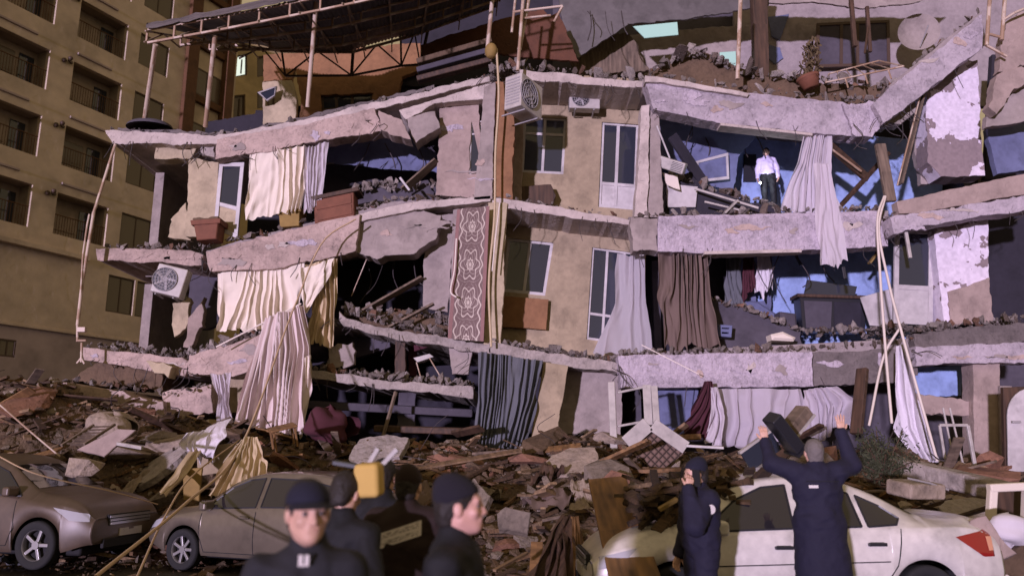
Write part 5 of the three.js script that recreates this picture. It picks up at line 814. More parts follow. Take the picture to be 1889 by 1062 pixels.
// ---- wreckage inside the open rooms
{
  const heap = (label, px, D, T, m) => single('debris_heap', solid(px, D, T, { jag: 0.07, lean: -0.15 }), m, label, 'rubble', null, 'stuff');
  heap('dark slope of wreckage in the second floor room right of the pale pillar', [1228, 330, 1270, 322, 1310, 350, 1372, 368, 1440, 384, 1440, 402, 1228, 402], 19.5, 1.2, 'interiorDark');
  heap('dark heap of wreckage in the dark second floor room behind the cabinet', [640, 360, 700, 336, 742, 350, 790, 330, 806, 366, 806, 386, 640, 404], 20, 1.0, 'interiorGrey');
  heap('grey heap of wreckage in the dark first floor room left of the carpet', [636, 580, 700, 578, 760, 572, 800, 588, 836, 604, 836, 632, 640, 598], 19.6, 1.2, 'chunkBrown');
  heap('grey wreckage lying behind the dark brown curtain in the first floor room', [1312, 552, 1372, 566, 1440, 600, 1480, 612, 1480, 650, 1312, 650], 19.7, 1.0, 'interiorGrey');
  heap('heap of wreckage on the roof in front of the pale rear wall', [1200, 130, 1280, 92, 1330, 110, 1400, 136, 1490, 150, 1600, 160, 1640, 150, 1640, 200, 1200, 160], 19.6, 1.6, 'chunkBrown');
  strewn('broken pieces in the second floor room at the right', [1230, 326, 1310, 346, 1440, 384], 19.4, 1.2, 160, 0.2); strewn('broken pieces in the first floor room at the right', [1314, 556, 1380, 572, 1480, 612, 1640, 610], 19.5, 1.2, 220, 0.2);
  strewn('broken pieces in the dark second floor room', [642, 362, 700, 340, 742, 352, 806, 340], 19.8, 0.8, 120, 0.2); strewn('broken pieces in the first floor room left of the carpet', [640, 582, 700, 580, 800, 588, 836, 604], 19.4, 0.9, 200, 0.22); strewn('broken pieces in front of the pale rear wall of the roof', [1200, 132, 1280, 96, 1400, 138, 1640, 160], 19.3, 1.2, 260, 0.26);
  reseed(909);
  const sites = [['second floor room at the right', 1330, 232, 20.2, 5], ['dark second floor room', 720, 264, 20.4, 4], ['dark first floor room', 700, 482, 20, 4], ['first floor room at the right', 1450, 470, 20.2, 5], ['broken right beam end', 1630, 228, 18.6, 4], ['roof edge above the balconies', 1100, 20, 21, 4]];
  for (const [w, x, y, D, n] of sites) { const c = []; for (let i = 0; i < n; i++) { const a = at(x + rr(-70, 70), y, D + rr(-0.4, 0.4)), b = a.clone().add(V(rr(-0.3, 0.3), -rr(0.3, 0.8), rr(0, 0.2))), e = b.clone().add(V(rr(-0.3, 0.3), -rr(0.1, 0.6), rr(-0.1, 0.2))); c.push(cord([a, b, e], rr(0.008, 0.018), 14)); } single('hanging_cables', c, 'cableDark', `dark loose cables hanging from the ceiling of the ${w}`.replace('ceiling of the broken', 'ragged end of the broken').replace('ceiling of the roof', 'ruins over the roof'), 'cable', null, 'stuff'); }
  const clothes = [[1340, 470, 1368, 560, 'curtainGrey', 'grey-blue garment'], [1372, 474, 1392, 548, 'clothMaroon', 'dark red garment'], [1396, 470, 1424, 540, 'clothWhite', 'white garment']];
  for (const [x0, y0, x1, y1, m, l] of clothes) single('garment', cloth([x0, y0, x0 - 2, y1], [x1, y0 + 2, x1 + 2, y1 - 6], 20.3, 3, 0.04, { hem: 12 }), m, `${l} hanging by the partition in the first floor room`, 'garment');
}

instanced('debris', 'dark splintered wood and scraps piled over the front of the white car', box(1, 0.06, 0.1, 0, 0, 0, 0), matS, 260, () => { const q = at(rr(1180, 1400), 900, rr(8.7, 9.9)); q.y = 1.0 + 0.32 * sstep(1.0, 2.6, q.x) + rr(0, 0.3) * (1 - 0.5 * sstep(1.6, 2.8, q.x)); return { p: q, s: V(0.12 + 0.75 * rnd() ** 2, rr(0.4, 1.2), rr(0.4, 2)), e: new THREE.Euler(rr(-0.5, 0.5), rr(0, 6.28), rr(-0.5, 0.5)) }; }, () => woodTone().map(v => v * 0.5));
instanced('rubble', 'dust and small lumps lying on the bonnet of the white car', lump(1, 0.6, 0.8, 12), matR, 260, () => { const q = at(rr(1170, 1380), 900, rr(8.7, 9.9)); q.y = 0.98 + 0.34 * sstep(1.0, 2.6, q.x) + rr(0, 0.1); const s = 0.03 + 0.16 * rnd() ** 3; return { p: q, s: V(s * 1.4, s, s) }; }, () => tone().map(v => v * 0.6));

{ // household wreckage mixed into the heap
  reseed(717);
  const cols = [['chunkPale', 'tan'], ['clothMaroon', 'dark red'], ['curtainGrey', 'grey'], ['curtainBrown', 'brown'], ['chunkGrey', 'grey-brown'], ['woodDark', 'dark brown']];
  const spots = [[250, 800, 'behind the far left car'], [480, 860, 'above the roof of the silver hatchback'], [640, 850, 'behind the yellow box'], [780, 830, 'below the lower middle slab'], [880, 870, 'left of the square grey slab'], [1010, 840, 'below the grey curtain'], [1090, 870, 'left of the tipped bed base'], [1330, 850, 'right of the tipped bed base'], [60, 790, 'at the left picture edge'], [1010, 900, 'above the brown folded sheet'], [820, 920, 'behind the knit cap'], [1760, 880, 'by the long dusty beam']];
  spots.forEach(([x, y, w], i) => { const D = rr(12.6, 15.5), c = at(x, y, D), L = rr(0.6, 1.2), W = rr(0.35, 0.7), a0 = rr(0, 6.28), [m, l] = cols[i % 6]; c.y = 0; single('cloth_scrap', grid(26, 18, (u, v) => { const a = (u - 0.5) * L, b = (v - 0.5) * W * (1 + 0.4 * noise(u * 4, i)), X = c.x + a * Math.cos(a0) - b * Math.sin(a0), Z = c.z + a * Math.sin(a0) + b * Math.cos(a0); return V(X, heapH(X, -Z) + 0.16 + 0.12 * noise(u * 5, v * 4, i) + 0.05 * noise(u * 12, v * 9, i), Z); }), m, `crumpled ${l} cloth lying on the rubble ${w}`, 'cloth'); });
  const slabs = [[700, 806, 16.2, 1.5, 'broken', 'below the lower middle slab'], [1060, 850, 15.2, 1.3, 'chunkPale', 'left of the white post'], [560, 850, 15, 1.2, 'chunkGrey', 'below the small wooden table'], [1380, 850, 14, 1.4, 'broken', 'behind the roof of the white car'], [1540, 850, 13.6, 1.3, 'chunkPale', 'left of the dark shrub'], [300, 800, 15.6, 1.6, 'broken', 'left of the lilac sheet'], [860, 900, 13.4, 1.1, 'chunkGrey', 'behind the crowd'], [1800, 872, 13.6, 1.5, 'broken', 'in front of the arched door']];
  for (const [x, y, D, s, m, w] of slabs) { const q = at(x, y, D), P = []; for (let k = 0; k < 8; k++) { const a = k / 8 * 6.283; P.push([Math.cos(a) * s * 0.5 * rr(0.75, 1.1), Math.sin(a) * s * 0.36 * rr(0.75, 1.1)]); } const g = solidUH(densify(P, 0.08, 0.03, x), { o: V(0, 0, 0), u: V(1, 0, 0), n: V(0, 0, 1) }, 0.14); g.translate(0, 0, 0.07); g.applyMatrix4(M4(V(q.x, heapH(q.x, D) + 0.22, q.z), [rr(-1.1, -0.5), rr(-0.6, 0.6), rr(-0.3, 0.3)])); single('broken_slab', g, m, `broken ${m === 'broken' ? 'concrete' : m === 'chunkPale' ? 'pale plastered' : 'dark grey'} slab tilted on the rubble ${w}`, 'slab'); }
  const tang = []; for (let i = 0; i < 70; i++) { const p = heapSpot(0.15, 0.9); p.y += 0.1; const P = [p]; for (let k = 0; k < 3; k++) P.push(P[k].clone().add(V(rr(-0.4, 0.4), rr(-0.12, 0.3), rr(-0.3, 0.3)))); tang.push(cord(P, rr(0.006, 0.013), 14)); } single('bent_rods', tang, 'cableDark', 'bent reinforcing rods and wires sticking out all over the rubble', 'rods', null, 'stuff');
}
// ================================================================ cars
const spline = P => { const xs = P.map(p => p[0]), ys = P.map(p => p[1]), n = xs.length, d = []; for (let i = 0; i < n; i++) d.push(i === 0 ? (ys[1] - ys[0]) / (xs[1] - xs[0]) : i === n - 1 ? (ys[n - 1] - ys[n - 2]) / (xs[n - 1] - xs[n - 2]) : ((ys[i + 1] - ys[i]) / (xs[i + 1] - xs[i]) * (ys[i] - ys[i - 1]) / (xs[i] - xs[i - 1]) <= 0 ? 0 : 0.5 * ((ys[i + 1] - ys[i]) / (xs[i + 1] - xs[i]) + (ys[i] - ys[i - 1]) / (xs[i] - xs[i - 1])))); return x => { if (x <= xs[0]) return ys[0]; if (x >= xs[n - 1]) return ys[n - 1]; let i = 0; while (x > xs[i + 1]) i++; const h = xs[i + 1] - xs[i], t = (x - xs[i]) / h; return ys[i] * (1 + 2 * t) * (1 - t) ** 2 + h * d[i] * t * (1 - t) ** 2 + ys[i + 1] * t * t * (3 - 2 * t) + h * d[i + 1] * t * t * (t - 1); }; };
function makeCar(o) {
  const t = thing(o.name, o.label, 'car'); placed.add(t);
  const L2 = o.L / 2, W = o.W / 2, top = spline(o.top), belt = spline(o.belt), cab = spline(o.cab), xf = o.wheels[0], xr = o.wheels[1], R = o.R, RA = R + 0.06;
  const hw = x => { const e = Math.abs(x) / L2; return W * (1 - 0.16 * Math.max(0, (e - 0.62) / 0.38) ** 2.4); };
  const yB = x => { let y = 0.24 + 0.12 * sstep(L2 - 0.55, L2, Math.abs(x)); for (const w of [xf, xr]) { const d = Math.abs(x - w); if (d < RA) y = Math.max(y, R + Math.sqrt(RA * RA - d * d) * 0.98); } return y; };
  const sec = x => {
    const h = hw(x), b = yB(x), T = top(x), s = Math.min(T - 0.015, belt(x)), r = Math.min(h - 0.06, cab(x)), c = T - s > 0.12 ? 0.055 : 0.02, E = Math.max(s + 0.004, T - c), bb = Math.min(b, s - 0.1);
    return [[h - 0.05, bb], [h - 0.02, lerp(bb, s, 0.1)], [h + 0.008, lerp(bb, s, 0.38)], [h, lerp(bb, s, 0.66)], [h - 0.012, lerp(bb, s, 0.80)], [h - 0.035, s - 0.02], [h - 0.06, s], [lerp(h - 0.06, r, 0.5), lerp(s, E, 0.5)], [r, E], [r - 0.07, lerp(E, T, 0.62)], [r * 0.5, lerp(E, T, 0.92)], [0, T]];
  };
  const xs = []; const N = 150; for (let i = 0; i <= N; i++) xs.push(lerp(-L2, L2, i / N)); for (const w of [xf, xr]) for (const d of [-RA, -RA * 0.985, -RA * 0.94, RA * 0.94, RA * 0.985, RA]) xs.push(w + d); xs.sort((a, b) => a - b);
  const K = 12, full = x => { const s = sec(x), o2 = s.map(([z, y]) => V(x, y, z)); return [...o2, ...s.slice(0, -1).reverse().map(([z, y]) => V(x, y, -z))]; };
  const rows = xs.map(full), n = rows[0].length, pos = [], idx = []; rows.forEach(r => r.forEach(q => pos.push(q.x, q.y, q.z)));
  for (let i = 0; i < rows.length - 1; i++) for (let j = 0; j < n - 1; j++) { const a = i * n + j; idx.push(a, a + n, a + 1, a + 1, a + n, a + n + 1); }
  for (const e of [0, rows.length - 1]) { const c = pos.length / 3, x = xs[e] + (e ? 0.07 : -0.07); pos.push(x, (yB(xs[e]) + top(xs[e])) / 2, 0); for (let j = 0; j < n; j++) idx.push(c, e * n + j, e * n + (j + 1) % n); }
  let g = new THREE.BufferGeometry(); g.setAttribute('position', new THREE.Float32BufferAttribute(pos, 3)); g.setIndex(idx); g.computeVertexNormals(); { const uv = []; for (let i = 0; i < pos.length; i += 3) uv.push(pos[i] * 0.5, pos[i + 1] * 0.5 + pos[i + 2] * 0.3); g.setAttribute('uv', new THREE.Float32BufferAttribute(uv, 2)); }
  part(t, 'body', g, o.paint);
  // the flank between belt and roof edge, and anything laid on the skin
  const side = (x, y, out) => { const s = sec(x); for (let k = 0; k < s.length - 1; k++) if (y >= s[k][1] && y <= s[k + 1][1] + 1e-6) return lerp(s[k][0], s[k + 1][0], (y - s[k][1]) / Math.max(1e-6, s[k + 1][1] - s[k][1])) + out; return s[8][0] + out; };
  const patch = (poly, out, sgn) => {   // polygon on the flank, meshed in columns so that it follows the skin
    const X0 = Math.min(...poly.map(p => p[0])), X1 = Math.max(...poly.map(p => p[0]));
    const ys = x => { const h = []; for (let i = 0; i < poly.length; i++) { const [ax, ay] = poly[i], [bx, by] = poly[(i + 1) % poly.length]; if (Math.abs(bx - ax) < 1e-6) { if (Math.abs(x - ax) < 1e-4) h.push(ay, by); } else { const t = (x - ax) / (bx - ax); if (t >= -1e-6 && t <= 1 + 1e-6) h.push(lerp(ay, by, t)); } } return h.length ? [Math.min(...h), Math.max(...h)] : [poly[0][1], poly[0][1]]; };
    return boxUV(grid(22, 8, (u, v) => { const x = lerp(X0, X1, u), [a, b] = ys(x), y = lerp(a, b, v); return V(x, y, sgn * side(x, y, out)); }));
  };
  const strip = (line, w, out, sgn) => { const G = []; for (let i = 0; i < line.length - 1; i++) { const a = V(line[i][0], line[i][1], 0), b = V(line[i + 1][0], line[i + 1][1], 0); const m = Math.max(1, Math.round(a.distanceTo(b) / 0.06)); for (let k = 0; k < m; k++) { const p = a.clone().lerp(b, k / m), q = a.clone().lerp(b, (k + 1) / m); p.z = sgn * side(p.x, p.y, out); q.z = sgn * side(q.x, q.y, out); G.push(bar(p, q, w)); } } return merge(G); };
  const top3 = (x, z, out) => { const s = sec(x), a = Math.abs(z); for (let k = 6; k < s.length - 1; k++) if (a <= s[k][0] && a >= s[k + 1][0]) return lerp(s[k + 1][1], s[k][1], (a - s[k + 1][0]) / Math.max(1e-6, s[k][0] - s[k + 1][0])) + out; return s[s.length - 1][1] + out; };
  for (const sgn of [1, -1]) {
    for (const w of o.windows) { part(t, 'side_window', patch(w, 0.006, sgn), o.glass); part(t, 'window_trim', strip([...w, w[0]], 0.018, 0.004, sgn), 'plasticDark'); }
    for (const s of o.seams) part(t, 'door_seam', strip(s, 0.011, -0.001, sgn), 'dark');
    for (const [x, y] of o.handles) { const z = sgn * side(x, y, 0.012); part(t, 'door_handle', box(0.2, 0.035, 0.035, x, y, z, 0.015), o.handleMat || o.paint); part(t, 'handle_recess', box(0.15, 0.06, 0.006, x, y - 0.008, sgn * side(x, y, -0.001), 0), 'dark'); }
    part(t, 'rear_lamp', patch(o.tail, 0.008, sgn), 'tailRed'); if (o.tail2) part(t, 'rear_lamp_insert', patch(o.tail2, 0.014, sgn), 'tailPale');
    part(t, 'headlamp', patch(o.head, 0.008, sgn), 'lampGlass');
    const mx = o.mirror; part(t, 'wing_mirror', box(0.14, 0.15, 0.22, mx[0], mx[1], sgn * (side(mx[0], mx[1], 0) + 0.12), 0.04), o.paint);
  }
  const sheet = (x0, x1, f, out) => boxUV(grid(14, 16, (u, v) => { const x = lerp(x0, x1, u), z = lerp(-f, f, v) * (cab(x)); return V(x, top3(x, z, out), z); }));
  part(t, 'windscreen', sheet(...o.screen, 0.9, 0.008), o.glass); part(t, 'rear_window', sheet(...o.rear, 0.88, 0.008), o.glass);
  part(t, 'underbody', box(o.L - 0.5, 0.36, o.W - 0.5, 0, 0.36, 0, 0.05), 'dark');
  for (const w of [xf, xr]) for (const s of [1, -1]) {
    const G = new THREE.Group(); G.name = 'wheel'; G.position.set(w, R, s * (W - 0.115)); if (s < 0) G.rotation.y = Math.PI; t.add(G);
    const prof = [[R * 0.64, -0.1], [R * 0.9, -0.105], [R * 0.985, -0.08], [R, -0.04], [R, 0.04], [R * 0.985, 0.08], [R * 0.9, 0.105], [R * 0.66, 0.09], [R * 0.64, 0.06]].map(a => new THREE.Vector2(...a));
    part(G, 'tyre', boxUV(new THREE.LatheGeometry(prof, 40).rotateX(Math.PI / 2)), 'tyre');
    const rm = [boxUV(new THREE.LatheGeometry([[R * 0.66, -0.08], [R * 0.62, 0], [R * 0.60, 0.05], [R * 0.65, 0.085]].map(a => new THREE.Vector2(...a)), 36).rotateX(Math.PI / 2)), boxUV(new THREE.CylinderGeometry(R * 0.17, R * 0.2, 0.05, 18).rotateX(Math.PI / 2).translate(0, 0, 0.05))];
    for (let k = 0; k < o.spokes; k++) { const a = k / o.spokes * 6.2832; const sp = box(R * 0.55, R * 0.15, 0.035, R * 0.38, 0, 0.045, 0.01); sp.rotateZ(a); rm.push(sp); }
    part(G, 'rim', rm, o.rim); part(G, 'brake_disc', boxUV(new THREE.CylinderGeometry(R * 0.6, R * 0.6, 0.02, 24).rotateX(Math.PI / 2).translate(0, 0, -0.03)), 'dark');
  }
  // front: grille, lower intake, plate; rear: bumper line, plate
  const fx = L2 + 0.05;
  part(t, 'grille', [0, 1, 2].map(k => box(0.03, 0.035, o.W * 0.5, fx - 0.02, o.grilleY + k * 0.05, 0, 0.008)), 'chromeDim'); part(t, 'grille_recess', box(0.05, 0.17, o.W * 0.52, fx - 0.045, o.grilleY + 0.05, 0, 0.01), 'dark');
  part(t, 'air_intake', box(0.06, 0.14, o.W * 0.62, fx - 0.03, 0.36, 0, 0.02), 'dark'); part(t, 'number_plate', box(0.02, 0.11, 0.5, fx + 0.005, 0.5, 0, 0.004), 'plasticWhite');
  part(t, 'rear_bumper', box(0.07, 0.16, o.W * 0.78, -L2 - 0.05, 0.42, 0, 0.03), o.paint);
  t.rotation.y = o.yaw;
  if (o.anchor) { const [px, D, y] = o.anchor, w = at(px, 1000, D), k = V(o.L * 0 + xf, 0, o.side * W).applyAxisAngle(V(0, 1, 0), o.yaw); t.position.set(w.x - k.x, y, w.z - k.z); } else t.position.copy(o.at);
  return t;
}
mat('tyre', [0.018, 0.018, 0.02], { rough: 0.85, bump: 'pits', bs: 0.004 });
mat('rimSilver', [0.42, 0.41, 0.42], { rough: 0.35, metalness: 0.6 });
mat('chromeDim', [0.4, 0.4, 0.42], { rough: 0.3, metalness: 0.7 });
mat('tailRed', [0.30, 0.012, 0.015], { rough: 0.15, phys: true, clearcoat: 1 });
mat('tailPale', [0.75, 0.36, 0.22], { rough: 0.2 });
mat('lampGlass', [0.45, 0.45, 0.5], { rough: 0.1, phys: true, clearcoat: 1 });
mat('paintWhite', [0.95, 0.93, 0.90], { rough: 0.4, phys: true, clearcoat: 0.6, clearcoatRoughness: 0.15, map: 'dirt', rep: 1.3 });
mat('paintSilver', [0.25, 0.215, 0.175], { rough: 0.36, metalness: 0.35, phys: true, clearcoat: 0.7, clearcoatRoughness: 0.1, map: 'dirt', rep: 0.8 });  // silver darkened, foreground shade put into the paint
mat('paintDustyShaded', [0.14, 0.10, 0.072], { rough: 0.5, metalness: 0.15, phys: true, clearcoat: 0.4, clearcoatRoughness: 0.35, map: 'dirt', rep: 1.5 });  // dust colour with the foreground shade mixed in
mat('carGlass', [0.022, 0.02, 0.024], { rough: 0.06, phys: true, clearcoat: 1 });
{
  const sedanTop = [[-2.18, 0.86], [-2.1, 1.02], [-1.7, 1.075], [-1.42, 1.10], [-0.95, 1.33], [-0.55, 1.47], [-0.1, 1.52], [0.3, 1.50], [0.6, 1.42], [1.0, 1.18], [1.28, 1.02], [1.7, 0.93], [2.0, 0.80], [2.18, 0.62]];
  const cabS = [[-2.2, 0.60], [-1.4, 0.60], [-0.9, 0.555], [0, 0.56], [0.6, 0.59], [1.2, 0.66], [2.2, 0.66]];
  const c = at(1428, 1000, 9.25);
  makeCar({ name: 'white_sedan', label: 'white saloon car with debris on its bonnet, behind the man with raised arms', L: 4.36, W: 1.73, top: sedanTop, belt: [[-2.2, 0.83], [-2.0, 0.95], [-1.3, 1.0], [-0.2, 0.96], [0.9, 0.92], [1.5, 0.86], [2.0, 0.74], [2.2, 0.6]], cab: cabS, wheels: [1.33, -1.30], R: 0.31,
    windows: [[[1.02, 0.955], [0.62, 1.27], [0.32, 1.395], [0.06, 1.42], [0.06, 0.985]], [[-0.04, 0.99], [-0.04, 1.42], [-0.42, 1.395], [-0.62, 1.33], [-0.66, 1.0]], [[-0.73, 1.0], [-0.7, 1.31], [-0.94, 1.20], [-1.1, 1.08], [-1.04, 1.02]]],
    seams: [[[1.02, 0.95], [1.0, 0.6], [0.92, 0.32], [0.0, 0.30], [0.0, 0.98]], [[0.01, 0.30], [-0.72, 0.32], [-0.98, 0.62], [-1.06, 0.98]], [[1.0, 0.62], [-0.9, 0.66]]], handles: [[0.2, 0.80], [-0.78, 0.83]], tail: [[-1.62, 0.90], [-2.02, 0.97], [-2.08, 0.92], [-2.06, 0.70], [-1.92, 0.70]], tail2: [[-1.98, 0.90], [-2.06, 0.90], [-2.05, 0.76], [-1.99, 0.76]], head: [[1.72, 0.80], [2.1, 0.70], [2.12, 0.58], [1.9, 0.62]], mirror: [0.86, 1.0], screen: [0.62, 1.2], rear: [-1.36, -0.98], handleMat: 'plasticDark', grilleY: 0.56, spokes: 7, rim: 'rimSilver', paint: 'paintWhite', glass: 'carGlass', at: V(c.x, 0.05, -9.25), yaw: Math.PI + 0.03 });
  const hatch = [[-2.05, 0.86], [-2.0, 1.0], [-1.82, 1.2], [-1.5, 1.38], [-1.1, 1.46], [-0.4, 1.49], [0.1, 1.46], [0.45, 1.36], [0.9, 1.10], [1.15, 0.98], [1.6, 0.91], [1.9, 0.80], [2.05, 0.64]];
  makeCar({ name: 'silver_hatchback', label: 'silver hatchback car parked facing the rubble behind the man in the cap', L: 4.1, W: 1.72, top: hatch, belt: [[-2.05, 0.82], [-1.8, 0.98], [-0.8, 0.97], [0.4, 0.94], [0.95, 0.90], [1.4, 0.85], [1.9, 0.74], [2.05, 0.62]], cab: [[-2.05, 0.6], [-1.5, 0.58], [-0.6, 0.56], [0.2, 0.57], [0.8, 0.62], [1.2, 0.66], [2.05, 0.66]], wheels: [1.26, -1.24], R: 0.31,
    windows: [[[0.92, 0.93], [0.5, 1.24], [0.2, 1.36], [-0.08, 1.39], [-0.08, 0.97]], [[-0.18, 0.975], [-0.18, 1.39], [-0.9, 1.37], [-1.0, 0.99]], [[-1.08, 1.0], [-1.0, 1.345], [-1.4, 1.27], [-1.52, 1.05]]], seams: [[[0.9, 0.92], [0.92, 0.6], [0.82, 0.3], [-0.12, 0.3], [-0.12, 0.96]], [[-0.12, 0.3], [-0.82, 0.32], [-1.02, 0.6], [-1.06, 0.98]]], handles: [[0.08, 0.82], [-0.88, 0.84]], tail: [[-1.78, 1.0], [-1.93, 1.0], [-2.0, 0.88], [-2.0, 0.74], [-1.86, 0.8]], head: [[1.6, 0.80], [1.98, 0.70], [2.0, 0.6], [1.8, 0.64]], mirror: [0.8, 0.98], screen: [0.5, 1.06], rear: [-1.86, -1.56], grilleY: 0.56, spokes: 7, rim: 'rimSilver', paint: 'paintSilver', glass: 'carGlass', anchor: [332, 12.5, 0.02], side: -1, yaw: 158 * Math.PI / 180 });
  const suv = hatch.map(([x, y]) => [x * 1.08, y * 1.13]);
  makeCar({ name: 'dusty_car', label: 'dust covered silver car at the far left with a lump on its bonnet', L: 4.45, W: 1.84, top: suv, belt: [[-2.22, 0.94], [-1.9, 1.1], [-0.8, 1.08], [0.4, 1.06], [1.0, 1.02], [1.5, 0.96], [2.0, 0.86], [2.22, 0.7]], cab: [[-2.2, 0.62], [-1.5, 0.6], [-0.6, 0.6], [0.2, 0.6], [0.8, 0.66], [1.2, 0.72], [2.2, 0.74]], wheels: [1.36, -1.34], R: 0.35,
    windows: [[[0.98, 1.05], [0.54, 1.4], [0.2, 1.53], [-0.08, 1.56], [-0.08, 1.1]], [[-0.18, 1.1], [-0.18, 1.56], [-1.0, 1.53], [-1.1, 1.12]]], seams: [[[0.95, 1.04], [0.97, 0.6], [0.86, 0.34], [-0.12, 0.32], [-0.12, 1.08]], [[-0.12, 0.32], [-0.9, 0.34], [-1.12, 0.66], [-1.16, 1.1]]], handles: [[0.08, 0.92], [-0.94, 0.95]], tail: [[-1.9, 1.1], [-2.08, 1.1], [-2.16, 0.98], [-2.0, 0.9]], head: [[1.62, 0.90], [2.14, 0.80], [2.17, 0.69], [1.9, 0.71]], mirror: [0.84, 1.12], screen: [0.54, 1.1], rear: [-2.0, -1.7], grilleY: 0.64, spokes: 5, rim: 'rimSilver', paint: 'paintDustyShaded', glass: 'carGlass', anchor: [60, 12.0, 0.1], side: 1, yaw: -12 * Math.PI / 180 });
  single('plaster_lump', lump(1, 0.6, 0.8, 24).scale(0.5, 0.5, 0.5).translate(...at(160, 862, 11.6).toArray()), 'chunkPale', 'round tan lump of plaster lying on the bonnet of the dust covered car', 'rubble chunk');
}
// ================================================================ people
const K0 = 0.03;
const smin = (a, b, k) => { const h = Math.max(k - Math.abs(a - b), 0) / k; return Math.min(a, b) - h * h * k * 0.25; };
function cap(p, a, b, ra, rb) { const bx = b.x - a.x, by = b.y - a.y, bz = b.z - a.z, px = p[0] - a.x, py = p[1] - a.y, pz = p[2] - a.z; const t = clamp((px * bx + py * by + pz * bz) / (bx * bx + by * by + bz * bz + 1e-9)); return Math.hypot(px - t * bx, py - t * by, pz - t * bz) - lerp(ra, rb, t); }
// bones: {a, b, ra, rb, k} round ones; {c, r:[x,y,z], inv} ellipsoids in their own axes
function field(bones) {
  return p => {
    let d = 1e3;
    for (const o of bones) {
      let e;
      if (o.c) { const q = o.inv ? o.inv(p) : [p[0] - o.c.x, p[1] - o.c.y, p[2] - o.c.z], k0 = Math.hypot(q[0] / o.r[0], q[1] / o.r[1], q[2] / o.r[2]), k1 = Math.hypot(q[0] / o.r[0] ** 2, q[1] / o.r[1] ** 2, q[2] / o.r[2] ** 2); e = k1 > 1e-9 ? k0 * (k0 - 1) / k1 : -Math.min(...o.r); }
      else e = cap(p, o.a, o.b, o.ra, o.rb);
      if (o.cut) { const k = o.k || 0.01, h = Math.max(k - Math.abs(d + e), 0) / k; d = Math.max(d, -e) + h * h * k * 0.25; } else d = smin(d, e, o.k ?? K0);
    }
    return d;
  };
}
// naive surface nets
function skin(f, lo, hi, cell) {
  const n = [0, 1, 2].map(i => Math.ceil((hi[i] - lo[i]) / cell) + 1), at3 = (i, j, k) => (k * n[1] + j) * n[0] + i, val = new Float32Array(n[0] * n[1] * n[2]);
  for (let k = 0; k < n[2]; k++) for (let j = 0; j < n[1]; j++) for (let i = 0; i < n[0]; i++) val[at3(i, j, k)] = f([lo[0] + i * cell, lo[1] + j * cell, lo[2] + k * cell]);
  const id = new Int32Array(val.length).fill(-1), pos = [], idx = [];
  for (let k = 0; k < n[2] - 1; k++) for (let j = 0; j < n[1] - 1; j++) for (let i = 0; i < n[0] - 1; i++) {
    let c = 0, x = 0, y = 0, z = 0; const v = (a, b, d) => val[at3(i + a, j + b, k + d)];
    const E = (a, b, d, a2, b2, d2) => { const p = v(a, b, d), q = v(a2, b2, d2); if ((p < 0) !== (q < 0)) { const t = p / (p - q); x += lerp(a, a2, t); y += lerp(b, b2, t); z += lerp(d, d2, t); c++; } };
    E(0, 0, 0, 1, 0, 0); E(0, 1, 0, 1, 1, 0); E(0, 0, 1, 1, 0, 1); E(0, 1, 1, 1, 1, 1); E(0, 0, 0, 0, 1, 0); E(1, 0, 0, 1, 1, 0); E(0, 0, 1, 0, 1, 1); E(1, 0, 1, 1, 1, 1); E(0, 0, 0, 0, 0, 1); E(1, 0, 0, 1, 0, 1); E(0, 1, 0, 0, 1, 1); E(1, 1, 0, 1, 1, 1);
    if (c) { id[at3(i, j, k)] = pos.length / 3; pos.push(lo[0] + (i + x / c) * cell, lo[1] + (j + y / c) * cell, lo[2] + (k + z / c) * cell); }
  }
  const quad = (a, b, c, d, fl) => { if (a < 0 || b < 0 || c < 0 || d < 0) return; fl ? idx.push(a, c, b, a, d, c) : idx.push(a, b, c, a, c, d); };
  for (let k = 1; k < n[2] - 1; k++) for (let j = 1; j < n[1] - 1; j++) for (let i = 1; i < n[0] - 1; i++) {
    const s = val[at3(i, j, k)] < 0;
    if (s !== (val[at3(i + 1, j, k)] < 0)) quad(id[at3(i, j - 1, k - 1)], id[at3(i, j, k - 1)], id[at3(i, j, k)], id[at3(i, j - 1, k)], !s);
    if (s !== (val[at3(i, j + 1, k)] < 0)) quad(id[at3(i - 1, j, k - 1)], id[at3(i, j, k - 1)], id[at3(i, j, k)], id[at3(i - 1, j, k)], s);
    if (s !== (val[at3(i, j, k + 1)] < 0)) quad(id[at3(i - 1, j - 1, k)], id[at3(i, j - 1, k)], id[at3(i, j, k)], id[at3(i - 1, j, k)], !s);
  }
  const g = new THREE.BufferGeometry(); g.setAttribute('position', new THREE.Float32BufferAttribute(pos, 3)); g.setIndex(idx); g.computeVertexNormals(); return g;
}
function meshBones(bones, cell, extra) {
  const lo = [9, 9, 9], hi = [-9, -9, -9]; for (const o of bones) { if (o.cut) continue; const ps = o.c ? [[o.c, Math.max(...o.r)]] : [[o.a, o.ra], [o.b, o.rb]]; for (const [p, r] of ps) ['x', 'y', 'z'].forEach((c, i) => { lo[i] = Math.min(lo[i], p[c] - r - 3 * cell); hi[i] = Math.max(hi[i], p[c] + r + 3 * cell); }); }
  const f = field(bones); return boxUV(skin(extra ? p => extra(f(p), p) : f, lo, hi, cell), 1.2);
}
const bone = (a, b, ra, rb = ra, k) => ({ a, b, ra, rb, k }), ball = (c, r, k) => ({ c, r: Array.isArray(r) ? r : [r, r, r], k });
mat('skinA', [0.66, 0.40, 0.30], { rough: 0.5, bump: 'pits', bs: 0.0008 }); mat('skinB', [0.70, 0.40, 0.33], { rough: 0.5, bump: 'pits', bs: 0.0008 });
